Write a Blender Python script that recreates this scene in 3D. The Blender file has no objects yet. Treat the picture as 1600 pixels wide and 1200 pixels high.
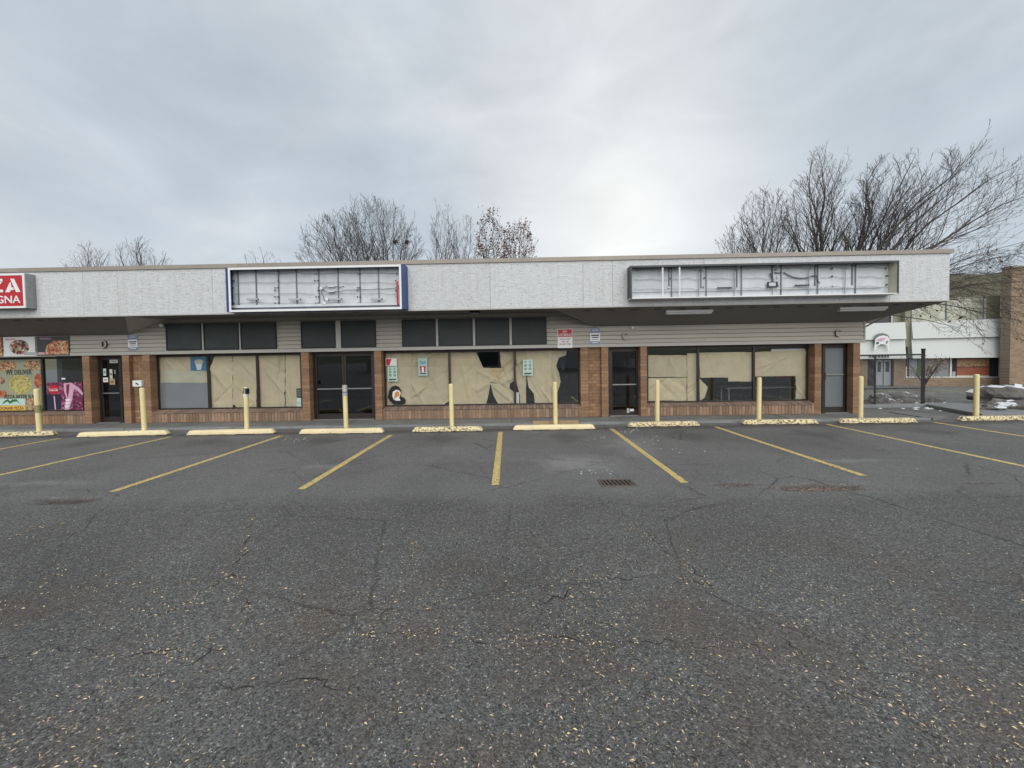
import bpy, bmesh, math, random
from mathutils import Vector, Matrix, noise
random.seed(7)
S = bpy.context.scene
C = S.collection
R = math.radians

# ------------------------------------------------------------------ camera
F, H, PITCH, ROLL, YAW = 640., 1.85, .031, .0162, .018
CX, CY = 800., 577.84
fw = Vector((-math.sin(YAW)*math.cos(PITCH), math.cos(YAW)*math.cos(PITCH), -math.sin(PITCH)))
r0 = Vector((math.cos(YAW), math.sin(YAW), 0)); u0 = r0.cross(fw)
rt = r0*math.cos(ROLL)-u0*math.sin(ROLL); up = u0*math.cos(ROLL)+r0*math.sin(ROLL)
cam = bpy.data.cameras.new('camera'); co = bpy.data.objects.new('camera', cam); C.objects.link(co)
cam.sensor_width = 36; cam.sensor_fit = 'HORIZONTAL'; cam.lens = 36*F/1600
cam.shift_y = (CY-600)/1600; cam.clip_start = .05; cam.clip_end = 3000
co.matrix_world = Matrix(((rt.x, up.x, -fw.x, 0), (rt.y, up.y, -fw.y, 0), (rt.z, up.z, -fw.z, H), (0, 0, 0, 1)))
S.camera = co

def ray(px, py): return fw+rt*((px-CX)/F)-up*((py-CY)/F)
def G(px, py, z=0.):
    d = ray(px, py); t = (z-H)/d.z; return (d.x*t, d.y*t)
def W(px, py, Y):
    d = ray(px, py); t = Y/d.y; return (d.x*t, H+d.z*t)
def XW(px, Y=12., py=600): return W(px, py, Y)[0]

# ------------------------------------------------------------------ world
w = bpy.data.worlds.new('World'); S.world = w; w.use_nodes = True
nt = w.node_tree; nt.nodes.clear()
def N(t, typ, **k):
    n = t.nodes.new(typ)
    for a, b in k.items(): setattr(n, a, b)
    return n
out = N(nt, 'ShaderNodeOutputWorld'); bg = N(nt, 'ShaderNodeBackground'); bg.inputs[1].default_value = .1
sky = N(nt, 'ShaderNodeTexSky', sky_type='NISHITA', sun_disc=False)
SUN_EL, SUN_AZ = R(34), R(172)      # azimuth clockwise from +Y
sky.sun_elevation = SUN_EL; sky.sun_rotation = SUN_AZ
tc = N(nt, 'ShaderNodeTexCoord')
mp = N(nt, 'ShaderNodeMapping'); mp.inputs['Scale'].default_value = (1.1, 1., 2.2); mp.inputs['Rotation'].default_value = (0, R(32), 0)
ns = N(nt, 'ShaderNodeTexNoise'); ns.inputs['Scale'].default_value = 1.25; ns.inputs['Detail'].default_value = 6; ns.inputs['Roughness'].default_value = .5; ns.inputs['Distortion'].default_value = .5
mp.inputs['Location'].default_value = (3.3, 1.2, .4)
ramp = N(nt, 'ShaderNodeValToRGB')
cr = ramp.color_ramp; cr.elements[0].position = .33; cr.elements[0].color = (2.65, 3.0, 3.35, 1)
cr.elements[1].position = .68; cr.elements[1].color = (3.95, 4.12, 4.3, 1)
e = cr.elements.new(.5); e.color = (3.15, 3.48, 3.8, 1)
# thin cloud lit from behind, above the roof right of the middle
def glow(direction, lo, hi, pwr=2.):
    vm = N(nt, 'ShaderNodeVectorMath', operation='DOT_PRODUCT'); vm.inputs[1].default_value = Vector(direction).normalized()
    nt.links.new(tc.outputs['Generated'], vm.inputs[0])
    mr = N(nt, 'ShaderNodeMapRange', interpolation_type='SMOOTHERSTEP'); mr.inputs['From Min'].default_value = lo; mr.inputs['From Max'].default_value = hi
    nt.links.new(vm.outputs['Value'], mr.inputs['Value']); mr.interpolation_type = 'LINEAR'
    pw = N(nt, 'ShaderNodeMath', operation='POWER'); pw.inputs[1].default_value = pwr; nt.links.new(mr.outputs[0], pw.inputs[0]); return pw.outputs[0]
g1 = glow(ray(960, 350), .76, 1.0, 6.5)
g2 = glow(ray(1000, 200), .60, 1.0, 2.5)
L = nt.links.new
L(tc.outputs['Generated'], mp.inputs[0]); L(mp.outputs[0], ns.inputs['Vector']); L(ns.outputs['Fac'], ramp.inputs[0])
def addc(a, fac, colr, name='ADD'):
    m = N(nt, 'ShaderNodeMixRGB', blend_type=name); L(a, m.inputs[1]); L(fac, m.inputs[0]); m.inputs[2].default_value = colr; return m.outputs[0]
c = addc(ramp.outputs[0], g1, (5.1, 5.1, 5.0, 1), 'MIX')
c = addc(c, g2, (.30, .30, .26, 1))
n5 = N(nt, 'ShaderNodeTexNoise'); n5.inputs['Scale'].default_value = 3.6; n5.inputs['Detail'].default_value = 7; n5.inputs['Roughness'].default_value = .52; n5.inputs['Distortion'].default_value = .7; L(mp.outputs[0], n5.inputs['Vector'])
m5 = N(nt, 'ShaderNodeMapRange'); m5.inputs['From Min'].default_value = .3; m5.inputs['From Max'].default_value = .7; m5.inputs['To Min'].default_value = .98; m5.inputs['To Max'].default_value = 1.16; L(n5.outputs['Fac'], m5.inputs['Value'])
v5 = N(nt, 'ShaderNodeVectorMath', operation='SCALE'); L(c, v5.inputs[0]); L(m5.outputs[0], v5.inputs['Scale']); c = v5.outputs[0]
mx = N(nt, 'ShaderNodeMixRGB'); mx.inputs[0].default_value = .93
L(sky.outputs[0], mx.inputs[1]); L(c, mx.inputs[2]); L(mx.outputs[0], bg.inputs[0]); L(bg.outputs[0], out.inputs[0])

sl = bpy.data.lights.new('sun', 'SUN'); sl.energy = 1.5; sl.angle = R(75); sl.color = (1, .97, .93)
so = bpy.data.objects.new('sun', sl); C.objects.link(so)
sd = Vector((math.sin(SUN_AZ)*math.cos(SUN_EL), math.cos(SUN_AZ)*math.cos(SUN_EL), math.sin(SUN_EL)))
so.rotation_euler = sd.to_track_quat('Z', 'Y').to_euler(); so.location = (0, -10, 30)
S.view_settings.view_transform = 'Standard'; S.view_settings.look = 'None'; S.view_settings.gamma = 1
S.view_settings.use_curve_mapping = False; S.view_settings.exposure = 0.75
S.render.engine = 'CYCLES'
S.cycles.max_bounces = 8; S.cycles.transparent_max_bounces = 16

# ------------------------------------------------------------------ materials
M = {}
def mat(name, col, rough=.7, metal=0, spec=.4, var=0., vscale=3., vcol=None, bump=0., bscale=40., rnd=0., island=0., stretch=(1, 1, 1), bdist=.01):
    """principled; var: noise mix to vcol; rnd: per object value shift; island: per piece value shift"""
    m = bpy.data.materials.new(name); m.use_nodes = True; t = m.node_tree; b = t.nodes['Principled BSDF']
    b.inputs['Roughness'].default_value = rough; b.inputs['Metallic'].default_value = metal; b.inputs['Specular IOR Level'].default_value = spec
    l = t.links.new
    g = N(t, 'ShaderNodeNewGeometry')
    mpn = N(t, 'ShaderNodeMapping'); mpn.inputs['Scale'].default_value = stretch; l(g.outputs['Position'], mpn.inputs[0])
    cur = N(t, 'ShaderNodeRGB'); cur.outputs[0].default_value = (*col, 1); cur = cur.outputs[0]
    if var:
        n = N(t, 'ShaderNodeTexNoise'); n.inputs['Scale'].default_value = vscale; n.inputs['Detail'].default_value = 5; n.inputs['Roughness'].default_value = .6
        l(mpn.outputs[0], n.inputs['Vector'])
        mr = N(t, 'ShaderNodeMapRange'); mr.inputs['From Min'].default_value = .38; mr.inputs['From Max'].default_value = .66; mr.inputs['To Max'].default_value = var
        l(n.outputs['Fac'], mr.inputs['Value'])
        x = N(t, 'ShaderNodeMixRGB'); l(mr.outputs[0], x.inputs[0]); l(cur, x.inputs[1]); x.inputs[2].default_value = (*(vcol or [v*.6 for v in col]), 1); cur = x.outputs[0]
    for k, amt in (('r', rnd), ('i', island)):
        if amt:
            src = N(t, 'ShaderNodeObjectInfo').outputs['Random'] if k == 'r' else g.outputs['Random Per Island']
            mr = N(t, 'ShaderNodeMapRange'); mr.inputs['To Min'].default_value = 1-amt; mr.inputs['To Max'].default_value = 1+amt; l(src, mr.inputs['Value'])
            x = N(t, 'ShaderNodeVectorMath', operation='SCALE'); l(cur, x.inputs[0]); l(mr.outputs[0], x.inputs['Scale']); cur = x.outputs[0]
    l(cur, b.inputs['Base Color'])
    if bump:
        n = N(t, 'ShaderNodeTexNoise'); n.inputs['Scale'].default_value = bscale; n.inputs['Detail'].default_value = 4; l(mpn.outputs[0], n.inputs['Vector'])
        bp = N(t, 'ShaderNodeBump'); bp.inputs['Strength'].default_value = bump; bp.inputs['Distance'].default_value = bdist
        l(n.outputs['Fac'], bp.inputs['Height']); l(bp.outputs[0], b.inputs['Normal'])
    M[name] = m; return m

def glass(name, tint, tr=1.0):
    m = bpy.data.materials.new(name); m.use_nodes = True; t = m.node_tree; t.nodes.clear(); l = t.links.new
    o = N(t, 'ShaderNodeOutputMaterial'); tp = N(t, 'ShaderNodeBsdfTransparent'); tp.inputs[0].default_value = (*tint, 1)
    gl = N(t, 'ShaderNodeBsdfGlossy'); gl.inputs['Roughness'].default_value = .02; gl.inputs[0].default_value = (.9, .95, 1, 1)
    fr = N(t, 'ShaderNodeFresnel'); gb = N(t, 'ShaderNodeNewGeometry'); mi = N(t, 'ShaderNodeMapRange'); mi.inputs['To Min'].default_value = 1.9; mi.inputs['To Max'].default_value = 1/1.9; l(gb.outputs['Backfacing'], mi.inputs['Value']); l(mi.outputs[0], fr.inputs[0])
    n = N(t, 'ShaderNodeTexNoise'); n.inputs['Scale'].default_value = 1.2; bp = N(t, 'ShaderNodeBump'); bp.inputs['Strength'].default_value = .05; bp.inputs['Distance'].default_value = .05
    l(n.outputs['Fac'], bp.inputs['Height']); l(bp.outputs[0], gl.inputs['Normal'])
    mxn = N(t, 'ShaderNodeMixShader'); l(fr.outputs[0], mxn.inputs[0]); l(tp.outputs[0], mxn.inputs[1]); l(gl.outputs[0], mxn.inputs[2]); l(mxn.outputs[0], o.inputs[0])
    M[name] = m; return m

mat('fascia', (.62, .635, .645), .85, var=.42, vscale=9, vcol=(.46, .46, .455), bump=.8, bscale=24, stretch=(.7, 1, 1.6), rnd=.03, bdist=.02)
# light coating over strand board: short dark slivers where the strands show
def fascia_strands():
    t = M['fascia'].node_tree; l = t.links.new; b = t.nodes['Principled BSDF']
    g = N(t, 'ShaderNodeNewGeometry'); mpn = N(t, 'ShaderNodeMapping'); mpn.inputs['Scale'].default_value = (7, 7, 15); l(g.outputs['Position'], mpn.inputs[0])
    n2 = N(t, 'ShaderNodeTexNoise'); n2.inputs['Scale'].default_value = 1.6; n2.inputs['Detail'].default_value = 4; n2.inputs['Distortion'].default_value = 2.2; l(mpn.outputs[0], n2.inputs['Vector'])
    mr = N(t, 'ShaderNodeMapRange'); mr.inputs['From Min'].default_value = .56; mr.inputs['From Max'].default_value = .68; mr.inputs['To Max'].default_value = .62; l(n2.outputs['Fac'], mr.inputs['Value'])
    old = b.inputs['Base Color'].links[0].from_socket
    x = N(t, 'ShaderNodeMixRGB'); l(mr.outputs[0], x.inputs[0]); l(old, x.inputs[1]); x.inputs[2].default_value = (.25, .25, .24, 1)
    # grime streaks running down
    mp3 = N(t, 'ShaderNodeMapping'); mp3.inputs['Scale'].default_value = (10, 10, .45); l(g.outputs['Position'], mp3.inputs[0])
    n3 = N(t, 'ShaderNodeTexNoise'); n3.inputs['Scale'].default_value = 1.5; n3.inputs['Detail'].default_value = 5; l(mp3.outputs[0], n3.inputs['Vector'])
    m3 = N(t, 'ShaderNodeMapRange'); m3.inputs['From Min'].default_value = .5; m3.inputs['From Max'].default_value = .75; m3.inputs['To Max'].default_value = .32; l(n3.outputs['Fac'], m3.inputs['Value'])
    y = N(t, 'ShaderNodeMixRGB'); l(m3.outputs[0], y.inputs[0]); l(x.outputs[0], y.inputs[1]); y.inputs[2].default_value = (.40, .385, .35, 1)
    l(y.outputs[0], b.inputs['Base Color'])
fascia_strands()
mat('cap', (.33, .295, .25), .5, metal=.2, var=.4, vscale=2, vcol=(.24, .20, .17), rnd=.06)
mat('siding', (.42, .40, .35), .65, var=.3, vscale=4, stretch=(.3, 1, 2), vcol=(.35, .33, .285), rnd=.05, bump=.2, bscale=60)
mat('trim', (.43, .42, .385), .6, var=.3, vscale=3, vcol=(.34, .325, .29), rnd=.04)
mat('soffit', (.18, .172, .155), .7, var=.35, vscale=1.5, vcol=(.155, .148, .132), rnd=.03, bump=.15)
mat('dark', (.012, .012, .013), .6)
mat('brick', (.315, .190, .110), .85, var=.7, vscale=14, vcol=(.205, .115, .068), rnd=.22, bump=.8, bscale=90, bdist=.006)
mat('brick_soldier', (.315, .212, .142), .85, var=.6, vscale=10, vcol=(.20, .13, .095), rnd=.28, bump=.8, bscale=90, bdist=.006)
mat('brick_mass', (.315, .190, .110), .85, var=.7, vscale=14, vcol=(.205, .115, .068), island=.22, bump=.8, bscale=90, bdist=.006)
mat('brick_sill', (.25, .175, .13), .85, var=.6, vscale=10, vcol=(.16, .12, .10), island=.22, bump=.8, bscale=90, bdist=.006)
mat('mortar', (.21, .15, .105), .95, bump=.5)
mat('bronze', (.055, .047, .042), .4, metal=.5, var=.5, vscale=6)
mat('alum', (.30, .30, .29), .4, metal=.7)
mat('screen', (.030, .035, .038), .55, var=.5, vscale=1.8, vcol=(.055, .062, .062), spec=.35, rnd=.22)
mat('interior', (.05, .05, .055), .9, var=.5, vscale=.8)
mat('concrete', (.20, .20, .19), .9, var=.6, vscale=2.2, vcol=(.11, .112, .108), bump=.5, bscale=50, rnd=.08)
mat('kerbc', (.25, .255, .255), .9, var=.6, vscale=3, vcol=(.15, .155, .155), bump=.5, bscale=50, rnd=.06)
mat('bollard', (.86, .74, .40), .45, var=.5, vscale=7, vcol=(.70, .60, .36), rnd=.06, bump=.15, bscale=30)
mat('paper', (.68, .575, .385), .85, var=.5, vscale=3.5, vcol=(.55, .455, .295), bump=.9, bscale=6, rnd=.07, bdist=.03)
mat('paper_tan', (.66, .49, .28), .85, var=.5, vscale=5, vcol=(.47, .34, .19), bump=.4, bscale=9, bdist=.03)
mat('paper_light', (.62, .59, .45), .8, var=.4, vscale=3)
mat('film', (.27, .285, .30), .5, var=.3, vscale=1.5)
mat('white', (.78, .79, .78), .6, var=.25, vscale=6, vcol=(.62, .62, .6))
mat('traywhite', (.60, .635, .655), .55, var=.55, vscale=4, vcol=(.45, .47, .48), rnd=.05, bump=.2)
mat('blue', (.02, .055, .19), .4, var=.4, vscale=5)
mat('red', (.48, .02, .03), .45, var=.3, vscale=6, vcol=(.38, .018, .028))
mat('darkgrey', (.075, .08, .085), .5, metal=.3, var=.4, vscale=5)
mat('rib', (.19, .20, .21), .5, metal=.3, var=.4, vscale=9)
mat('wire', (.05, .05, .055), .5)
mat('wirelight', (.25, .25, .26), .5)
mat('galv', (.36, .37, .38), .4, metal=.7, var=.4, vscale=8)
mat('lampwhite', (.42, .43, .42), .4)
mat('letter', (.10, .095, .085), .5)
mat('signblue', (.16, .21, .34), .5)
mat('black', (.012, .012, .014), .5)
mat('orange', (.62, .25, .06), .6)
mat('teal', (.35, .52, .50), .6)
mat('mint', (.50, .66, .60), .6)
mat('signdark', (.05, .07, .05), .6)
mat('cyan', (.03, .22, .42), .5, var=.6, vscale=14, vcol=(.02, .10, .22))
mat('maroon', (.20, .02, .05), .6)
mat('pink', (.62, .38, .50), .6)
mat('navy', (.02, .02, .05), .5)
mat('yellow', (.70, .50, .08), .6)
mat('green', (.04, .15, .05), .6)
mat('iron', (.20, .165, .15), .6, metal=.6, var=.6, vscale=20, vcol=(.12, .08, .06))
mat('rock', (.20, .19, .175), .9, var=.8, vscale=4, vcol=(.09, .085, .075), bump=1, bscale=9, rnd=.25, bdist=.04)
mat('bark', (.060, .050, .043), .9, var=.6, vscale=8, vcol=(.085, .075, .066), bump=.6, bscale=30)
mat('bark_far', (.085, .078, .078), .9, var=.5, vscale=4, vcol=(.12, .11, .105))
mat('leaf_brown', (.15, .06, .04), .8, island=.4)
mat('leaf_litter', (.64, .50, .28), .8, island=.45)
mat('snow', (.72, .74, .76), .8, var=.4, vscale=30, vcol=(.45, .46, .47))
mat('wood', (.42, .30, .17), .8, var=.5, vscale=8)
mat('gravel', (.19, .14, .115), .95, island=.5)
mat('farbrick', (.25, .165, .105), .9, var=.5, vscale=2, vcol=(.20, .13, .085))
mat('metalwhite', (.60, .62, .60), .45, var=.3, vscale=.6, vcol=(.52, .54, .51), rnd=.03)
mat('doorgrey', (.34, .37, .39), .5); mat('doorgrey_dark', (.17, .19, .205), .35, var=.3, vscale=2)
mat('pipe_black', (.03, .03, .032), .5, metal=.3)
mat('seal', (.035, .035, .036), .9)
mat('crack', (.026, .024, .022), 1.)
glass('glass_clear', (.97, .98, .98)); glass('glass_dark', (.22, .25, .28)); glass('glass_green', (.35, .42, .36))

def food(name, cols, scale, seed=0.):
    m = bpy.data.materials.new(name); m.use_nodes = True; t = m.node_tree; b = t.nodes['Principled BSDF']; b.inputs['Roughness'].default_value = .5; l = t.links.new
    g = N(t, 'ShaderNodeNewGeometry'); mpn = N(t, 'ShaderNodeMapping'); mpn.inputs['Location'].default_value = (seed, 0, seed); l(g.outputs['Position'], mpn.inputs[0])
    v = N(t, 'ShaderNodeTexVoronoi'); v.inputs['Scale'].default_value = scale; v.inputs['Randomness'].default_value = 1; l(mpn.outputs[0], v.inputs['Vector'])
    sx = N(t, 'ShaderNodeSeparateColor'); l(v.outputs['Color'], sx.inputs[0])
    rp = N(t, 'ShaderNodeValToRGB'); rp.color_ramp.interpolation = 'CONSTANT'
    el = rp.color_ramp.elements
    for i, cc in enumerate(cols):
        if i == 0: q = el[0]
        elif i == 1: q = el[1]; q.position = 1/len(cols)
        else: q = el.new(i/len(cols))
        q.color = (*cc, 1)
    l(sx.outputs[0], rp.inputs[0]); l(rp.outputs[0], b.inputs['Base Color']); M[name] = m
food('food_salad', [(.45, .09, .08), (.50, .45, .36), (.10, .03, .05), (.28, .36, .12), (.5, .2, .16), (.6, .55, .5), (.05, .03, .03)], 16)
food('food_pizza', [(.42, .07, .04), (.55, .34, .14), (.60, .48, .28), (.30, .05, .03), (.50, .16, .08)], 24, 3)
food('food_pie', [(.48, .44, .13), (.38, .35, .10), (.55, .50, .22), (.30, .22, .07), (.50, .40, .12)], 26, 5)
food('food_mixed', [(.42, .20, .08), (.30, .07, .04), (.50, .40, .20), (.16, .10, .07), (.46, .30, .18)], 26, 8)
food('food_wings', [(.40, .10, .04), (.48, .20, .08), (.28, .06, .03)], 20, 11)
food('cola_crowd', [(.20, .02, .08), (.12, .015, .05), (.36, .15, .22), (.07, .01, .04), (.25, .03, .10)], 15, 2)
food('bush_leaf', [(.22, .11, .05), (.10, .09, .03), (.28, .15, .06), (.07, .06, .03)], 9, 1)

# worn yellow paint over concrete
def paint(name, col, under, amount, scale=9., lo=.5):
    m = mat(name, col, .6, bump=.5, bscale=40, bdist=.006); t = m.node_tree; l = t.links.new; b = t.nodes['Principled BSDF']
    g = N(t, 'ShaderNodeNewGeometry')
    mpn = N(t, 'ShaderNodeMapping'); mpn.inputs['Scale'].default_value = (1, 1, 1.5); l(g.outputs['Position'], mpn.inputs[0])
    n = N(t, 'ShaderNodeTexNoise'); n.inputs['Scale'].default_value = scale; n.inputs['Detail'].default_value = 7; n.inputs['Roughness'].default_value = .68; l(mpn.outputs[0], n.inputs['Vector'])
    mr = N(t, 'ShaderNodeMapRange'); mr.inputs['From Min'].default_value = lo; mr.inputs['From Max'].default_value = lo+.035; mr.inputs['To Max'].default_value = amount
    l(n.outputs['Fac'], mr.inputs['Value'])
    n2 = N(t, 'ShaderNodeTexNoise'); n2.inputs['Scale'].default_value = 2.5; n2.inputs['Detail'].default_value = 4; l(g.outputs['Position'], n2.inputs['Vector'])
    x0 = N(t, 'ShaderNodeMixRGB'); mr2 = N(t, 'ShaderNodeMapRange'); mr2.inputs['From Min'].default_value = .4; mr2.inputs['From Max'].default_value = .65; mr2.inputs['To Max'].default_value = .6
    l(n2.outputs['Fac'], mr2.inputs['Value']); l(mr2.outputs[0], x0.inputs[0]); x0.inputs[1].default_value = (*col, 1); x0.inputs[2].default_value = (*[v*.8+.03 for v in col], 1)
    x = N(t, 'ShaderNodeMixRGB'); l(mr.outputs[0], x.inputs[0]); l(x0.outputs[0], x.inputs[1]); x.inputs[2].default_value = (*under, 1)
    l(x.outputs[0], b.inputs['Base Color'])
paint('stop_fresh', (.82, .69, .42), (.30, .25, .17), .8, 12, .615)
paint('stop_worn', (.76, .64, .38), (.10, .085, .06), .93, 17, .515)
paint('line', (.66, .49, .17), (.22, .20, .15), .9, 24, .53)

paint('bollard', (.82, .69, .36), (.34, .28, .17), .75, 17, .625)
# asphalt
def asphalt():
    m = bpy.data.materials.new('asphalt'); m.use_nodes = True; t = m.node_tree; b = t.nodes['Principled BSDF']; l = t.links.new
    g = N(t, 'ShaderNodeNewGeometry'); P = g.outputs['Position']
    sx = N(t, 'ShaderNodeSeparateXYZ'); l(P, sx.inputs[0])
    def noise_(scale, det=4, ro=.55, dist=0, src=None):
        n = N(t, 'ShaderNodeTexNoise'); n.inputs['Scale'].default_value = scale; n.inputs['Detail'].default_value = det; n.inputs['Roughness'].default_value = ro; n.inputs['Distortion'].default_value = dist
        l(src or P, n.inputs['Vector']); return n
    def mr_(src, a, b_, c_=0., d_=1., smooth=False):
        n = N(t, 'ShaderNodeMapRange'); n.inputs['From Min'].default_value = a; n.inputs['From Max'].default_value = b_; n.inputs['To Min'].default_value = c_; n.inputs['To Max'].default_value = d_
        if smooth: n.interpolation_type = 'SMOOTHSTEP'
        l(src, n.inputs['Value']); return n.outputs[0]
    def mix_(f, a, b_, bt='MIX'):
        n = N(t, 'ShaderNodeMixRGB', blend_type=bt)
        for s, i in ((f, 0), (a, 1), (b_, 2)):
            if isinstance(s, (tuple, float)): n.inputs[i].default_value = s if isinstance(s, float) else (*s, 1)
            else: l(s, n.inputs[i])
        return n.outputs[0]
    def math_(op, a, b_=None):
        n = N(t, 'ShaderNodeMath', operation=op)
        for i, s in enumerate((a, b_)):
            if s is None: continue
            if isinstance(s, (int, float)): n.inputs[i].default_value = s
            else: l(s, n.inputs[i])
        return n.outputs[0]
    big = noise_(.55, 5, .6)
    mid = noise_(5, 5, .65)
    # newer overlay between the stalls and the edge of the lane
    edge = math_('ADD', sx.outputs['Y'], math_('MULTIPLY', noise_(.9, 4).outputs['Fac'], 1.0))
    lay = mr_(edge, 5.55, 6.05, 0., .8)
    stone = N(t, 'ShaderNodeTexVoronoi'); stone.inputs['Scale'].default_value = 95; l(P, stone.inputs['Vector'])
    sc = N(t, 'ShaderNodeSeparateColor'); l(stone.outputs['Color'], sc.inputs[0])
    fine = N(t, 'ShaderNodeTexVoronoi'); fine.inputs['Scale'].default_value = 210; l(P, fine.inputs['Vector'])
    fc = N(t, 'ShaderNodeSeparateColor'); l(fine.outputs['Color'], fc.inputs[0])
    old = mix_(mr_(sc.outputs[0], .0, 1.), (.042, .041, .040), (.182, .178, .171))
    old = mix_(mr_(fc.outputs[0], .55, .9, 0., .75), old, (.185, .183, .178))
    old = mix_(mr_(sc.outputs[1], .955, .975, 0., .85), old, (.36, .35, .32))
    new = mix_(mr_(fc.outputs[0], .0, 1.), (.080, .079, .077), (.285, .280, .272))
    new = mix_(mr_(sc.outputs[1], .96, .98, 0., .5), new, (.30, .29, .28))
    cur = mix_(lay, old, new)
    cur = mix_(mr_(big.outputs['Fac'], .35, .68), cur, (.80, .80, .79), 'MULTIPLY')
    cur = mix_(mr_(mid.outputs['Fac'], .45, .72, 0., .35), cur, (.75, .73, .70), 'MULTIPLY')
    g1_ = noise_(26, 3, .7); g2_ = noise_(70, 2, .7)
    cur = mix_(mr_(g1_.outputs['Fac'], .40, .62), cur, mix_(1., cur, (1.38, 1.37, 1.35), 'MULTIPLY'))
    cur = mix_(mr_(g2_.outputs['Fac'], .42, .60), mix_(1., cur, (.72, .72, .73), 'MULTIPLY'), cur)
    wr = noise_(.33, 4, .6, 1.)
    cur = mix_(mr_(wr.outputs['Fac'], .44, .64, 0., .55), cur, mix_(1., cur, (.74, .74, .755), 'MULTIPLY'))
    # oil and tyre dirt standing in the middle of each stall near the stops
    ph = math_('FRACT', math_('ADD', math_('DIVIDE', math_('ADD', sx.outputs['X'], .35), 2.78), 100.))
    dx = math_('ABSOLUTE', math_('SUBTRACT', ph, .5))
    dy = math_('ABSOLUTE', math_('SUBTRACT', sx.outputs['Y'], 9.35))
    d = math_('ADD', math_('MULTIPLY', dx, 3.4), math_('MULTIPLY', dy, .95))
    d = math_('ADD', d, math_('MULTIPLY', noise_(1.7, 5).outputs['Fac'], 1.1))
    cur = mix_(mr_(d, .75, 1.45, .42, 0., True), cur, (.055, .055, .057))
    dd_ = math_('ABSOLUTE', math_('SUBTRACT', math_('SUBTRACT', sx.outputs['Y'], math_('MULTIPLY', sx.outputs['X'], .015)), 10.36))  # contact shade of the wheel stops painted in as a dark band, with some grime
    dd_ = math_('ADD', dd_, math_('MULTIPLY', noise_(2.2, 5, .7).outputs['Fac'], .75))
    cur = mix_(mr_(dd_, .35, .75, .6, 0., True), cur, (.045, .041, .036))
    br = math_('MULTIPLY', mr_(noise_(1.15, 6, .72, .6).outputs['Fac'], .47, .62), mr_(sx.outputs['Y'], 2.6, 5.2, .30, .0, True))
    cur = mix_(br, cur, mix_(mr_(sc.outputs[2], 0., 1.), (.050, .036, .027), (.19, .135, .095)))
    # darker crack nets
    dist = mix_(.16, P, noise_(1.6, 6, .7).outputs['Color'])
    vc = N(t, 'ShaderNodeTexVoronoi', feature='DISTANCE_TO_EDGE'); vc.inputs['Scale'].default_value = .62; l(dist, vc.inputs['Vector'])
    c1 = mr_(vc.outputs['Distance'], .002, .008, 1., 0.)
    dist2 = mix_(.10, P, noise_(3.5, 6, .7).outputs['Color'])
    vc2 = N(t, 'ShaderNodeTexVoronoi', feature='DISTANCE_TO_EDGE'); vc2.inputs['Scale'].default_value = 3.2; l(dist2, vc2.inputs['Vector'])
    c2 = math_('MULTIPLY', mr_(vc2.outputs['Distance'], .006, .02, 1., 0.), mr_(noise_(.5, 3).outputs['Fac'], .55, .66))
    cm = mr_(noise_(.8, 3).outputs['Fac'], .40, .62)
    crk = math_('MAXIMUM', math_('MULTIPLY', c1, cm), math_('MULTIPLY', c2, .7))
    cur = mix_(math_('MULTIPLY', crk, .6), cur, (.03, .028, .026))
    for cx_, cy_, rx_, ry_, st_ in ((.95, 7.0, 1.3, 1.1, .45), (2.3, 8.4, .9, 1.6, .35), (-3.4, 7.0, .9, .25, .3), (5.6, 7.0, 1.4, .25, .3), (-7.5, 6.2, 1.6, .3, .3)):
        ex = math_('DIVIDE', math_('SUBTRACT', sx.outputs['X'], cx_), rx_); ey = math_('DIVIDE', math_('SUBTRACT', sx.outputs['Y'], cy_), ry_)
        rr_ = math_('SQRT', math_('ADD', math_('MULTIPLY', ex, ex), math_('MULTIPLY', ey, ey)))
        rr_ = math_('ADD', rr_, math_('MULTIPLY', noise_(3.2, 6, .7, .8).outputs['Fac'], 1.5))
        cur = mix_(mr_(rr_, .75, 1.5, st_, 0., True), cur, (.34, .335, .32))
    at = N(t, 'ShaderNodeAttribute', attribute_name='pit')
    cur = mix_(at.outputs['Fac'], cur, mix_(mr_(sc.outputs[0], 0., 1.), (.035, .030, .028), (.13, .112, .098)))
    l(cur, b.inputs['Base Color']); b.inputs['Roughness'].default_value = .82; b.inputs['Specular IOR Level'].default_value = .32
    h = math_('ADD', math_('MULTIPLY', sc.outputs[0], .5), math_('MULTIPLY', stone.outputs['Distance'], -60.*.02))
    h = math_('ADD', h, math_('MULTIPLY', fc.outputs[1], .35))
    h = math_('SUBTRACT', h, math_('MULTIPLY', crk, 1.6))
    bp = N(t, 'ShaderNodeBump'); bp.inputs['Strength'].default_value = .8; bp.inputs['Distance'].default_value = .004
    l(h, bp.inputs['Height']); l(bp.outputs[0], b.inputs['Normal'])
    M['asphalt'] = m
asphalt()

def brick_far():
    m = M['farbrick']; t = m.node_tree; l = t.links.new; b = t.nodes['Principled BSDF']
    tcn = N(t, 'ShaderNodeTexCoord'); mpn = N(t, 'ShaderNodeMapping'); mpn.inputs['Rotation'].default_value = (R(90), 0, 0); l(tcn.outputs['Object'], mpn.inputs[0])
    bt = N(t, 'ShaderNodeTexBrick'); bt.inputs['Scale'].default_value = 1; bt.inputs['Brick Width'].default_value = .30; bt.inputs['Row Height'].default_value = .10; bt.inputs['Mortar Size'].default_value = .008
    bt.inputs['Color1'].default_value = (.31, .225, .15, 1); bt.inputs['Color2'].default_value = (.22, .155, .105, 1); bt.inputs['Mortar'].default_value = (.28, .23, .17, 1)
    l(mpn.outputs[0], bt.inputs['Vector']); l(bt.outputs[0], b.inputs['Base Color'])
brick_far()

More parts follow.
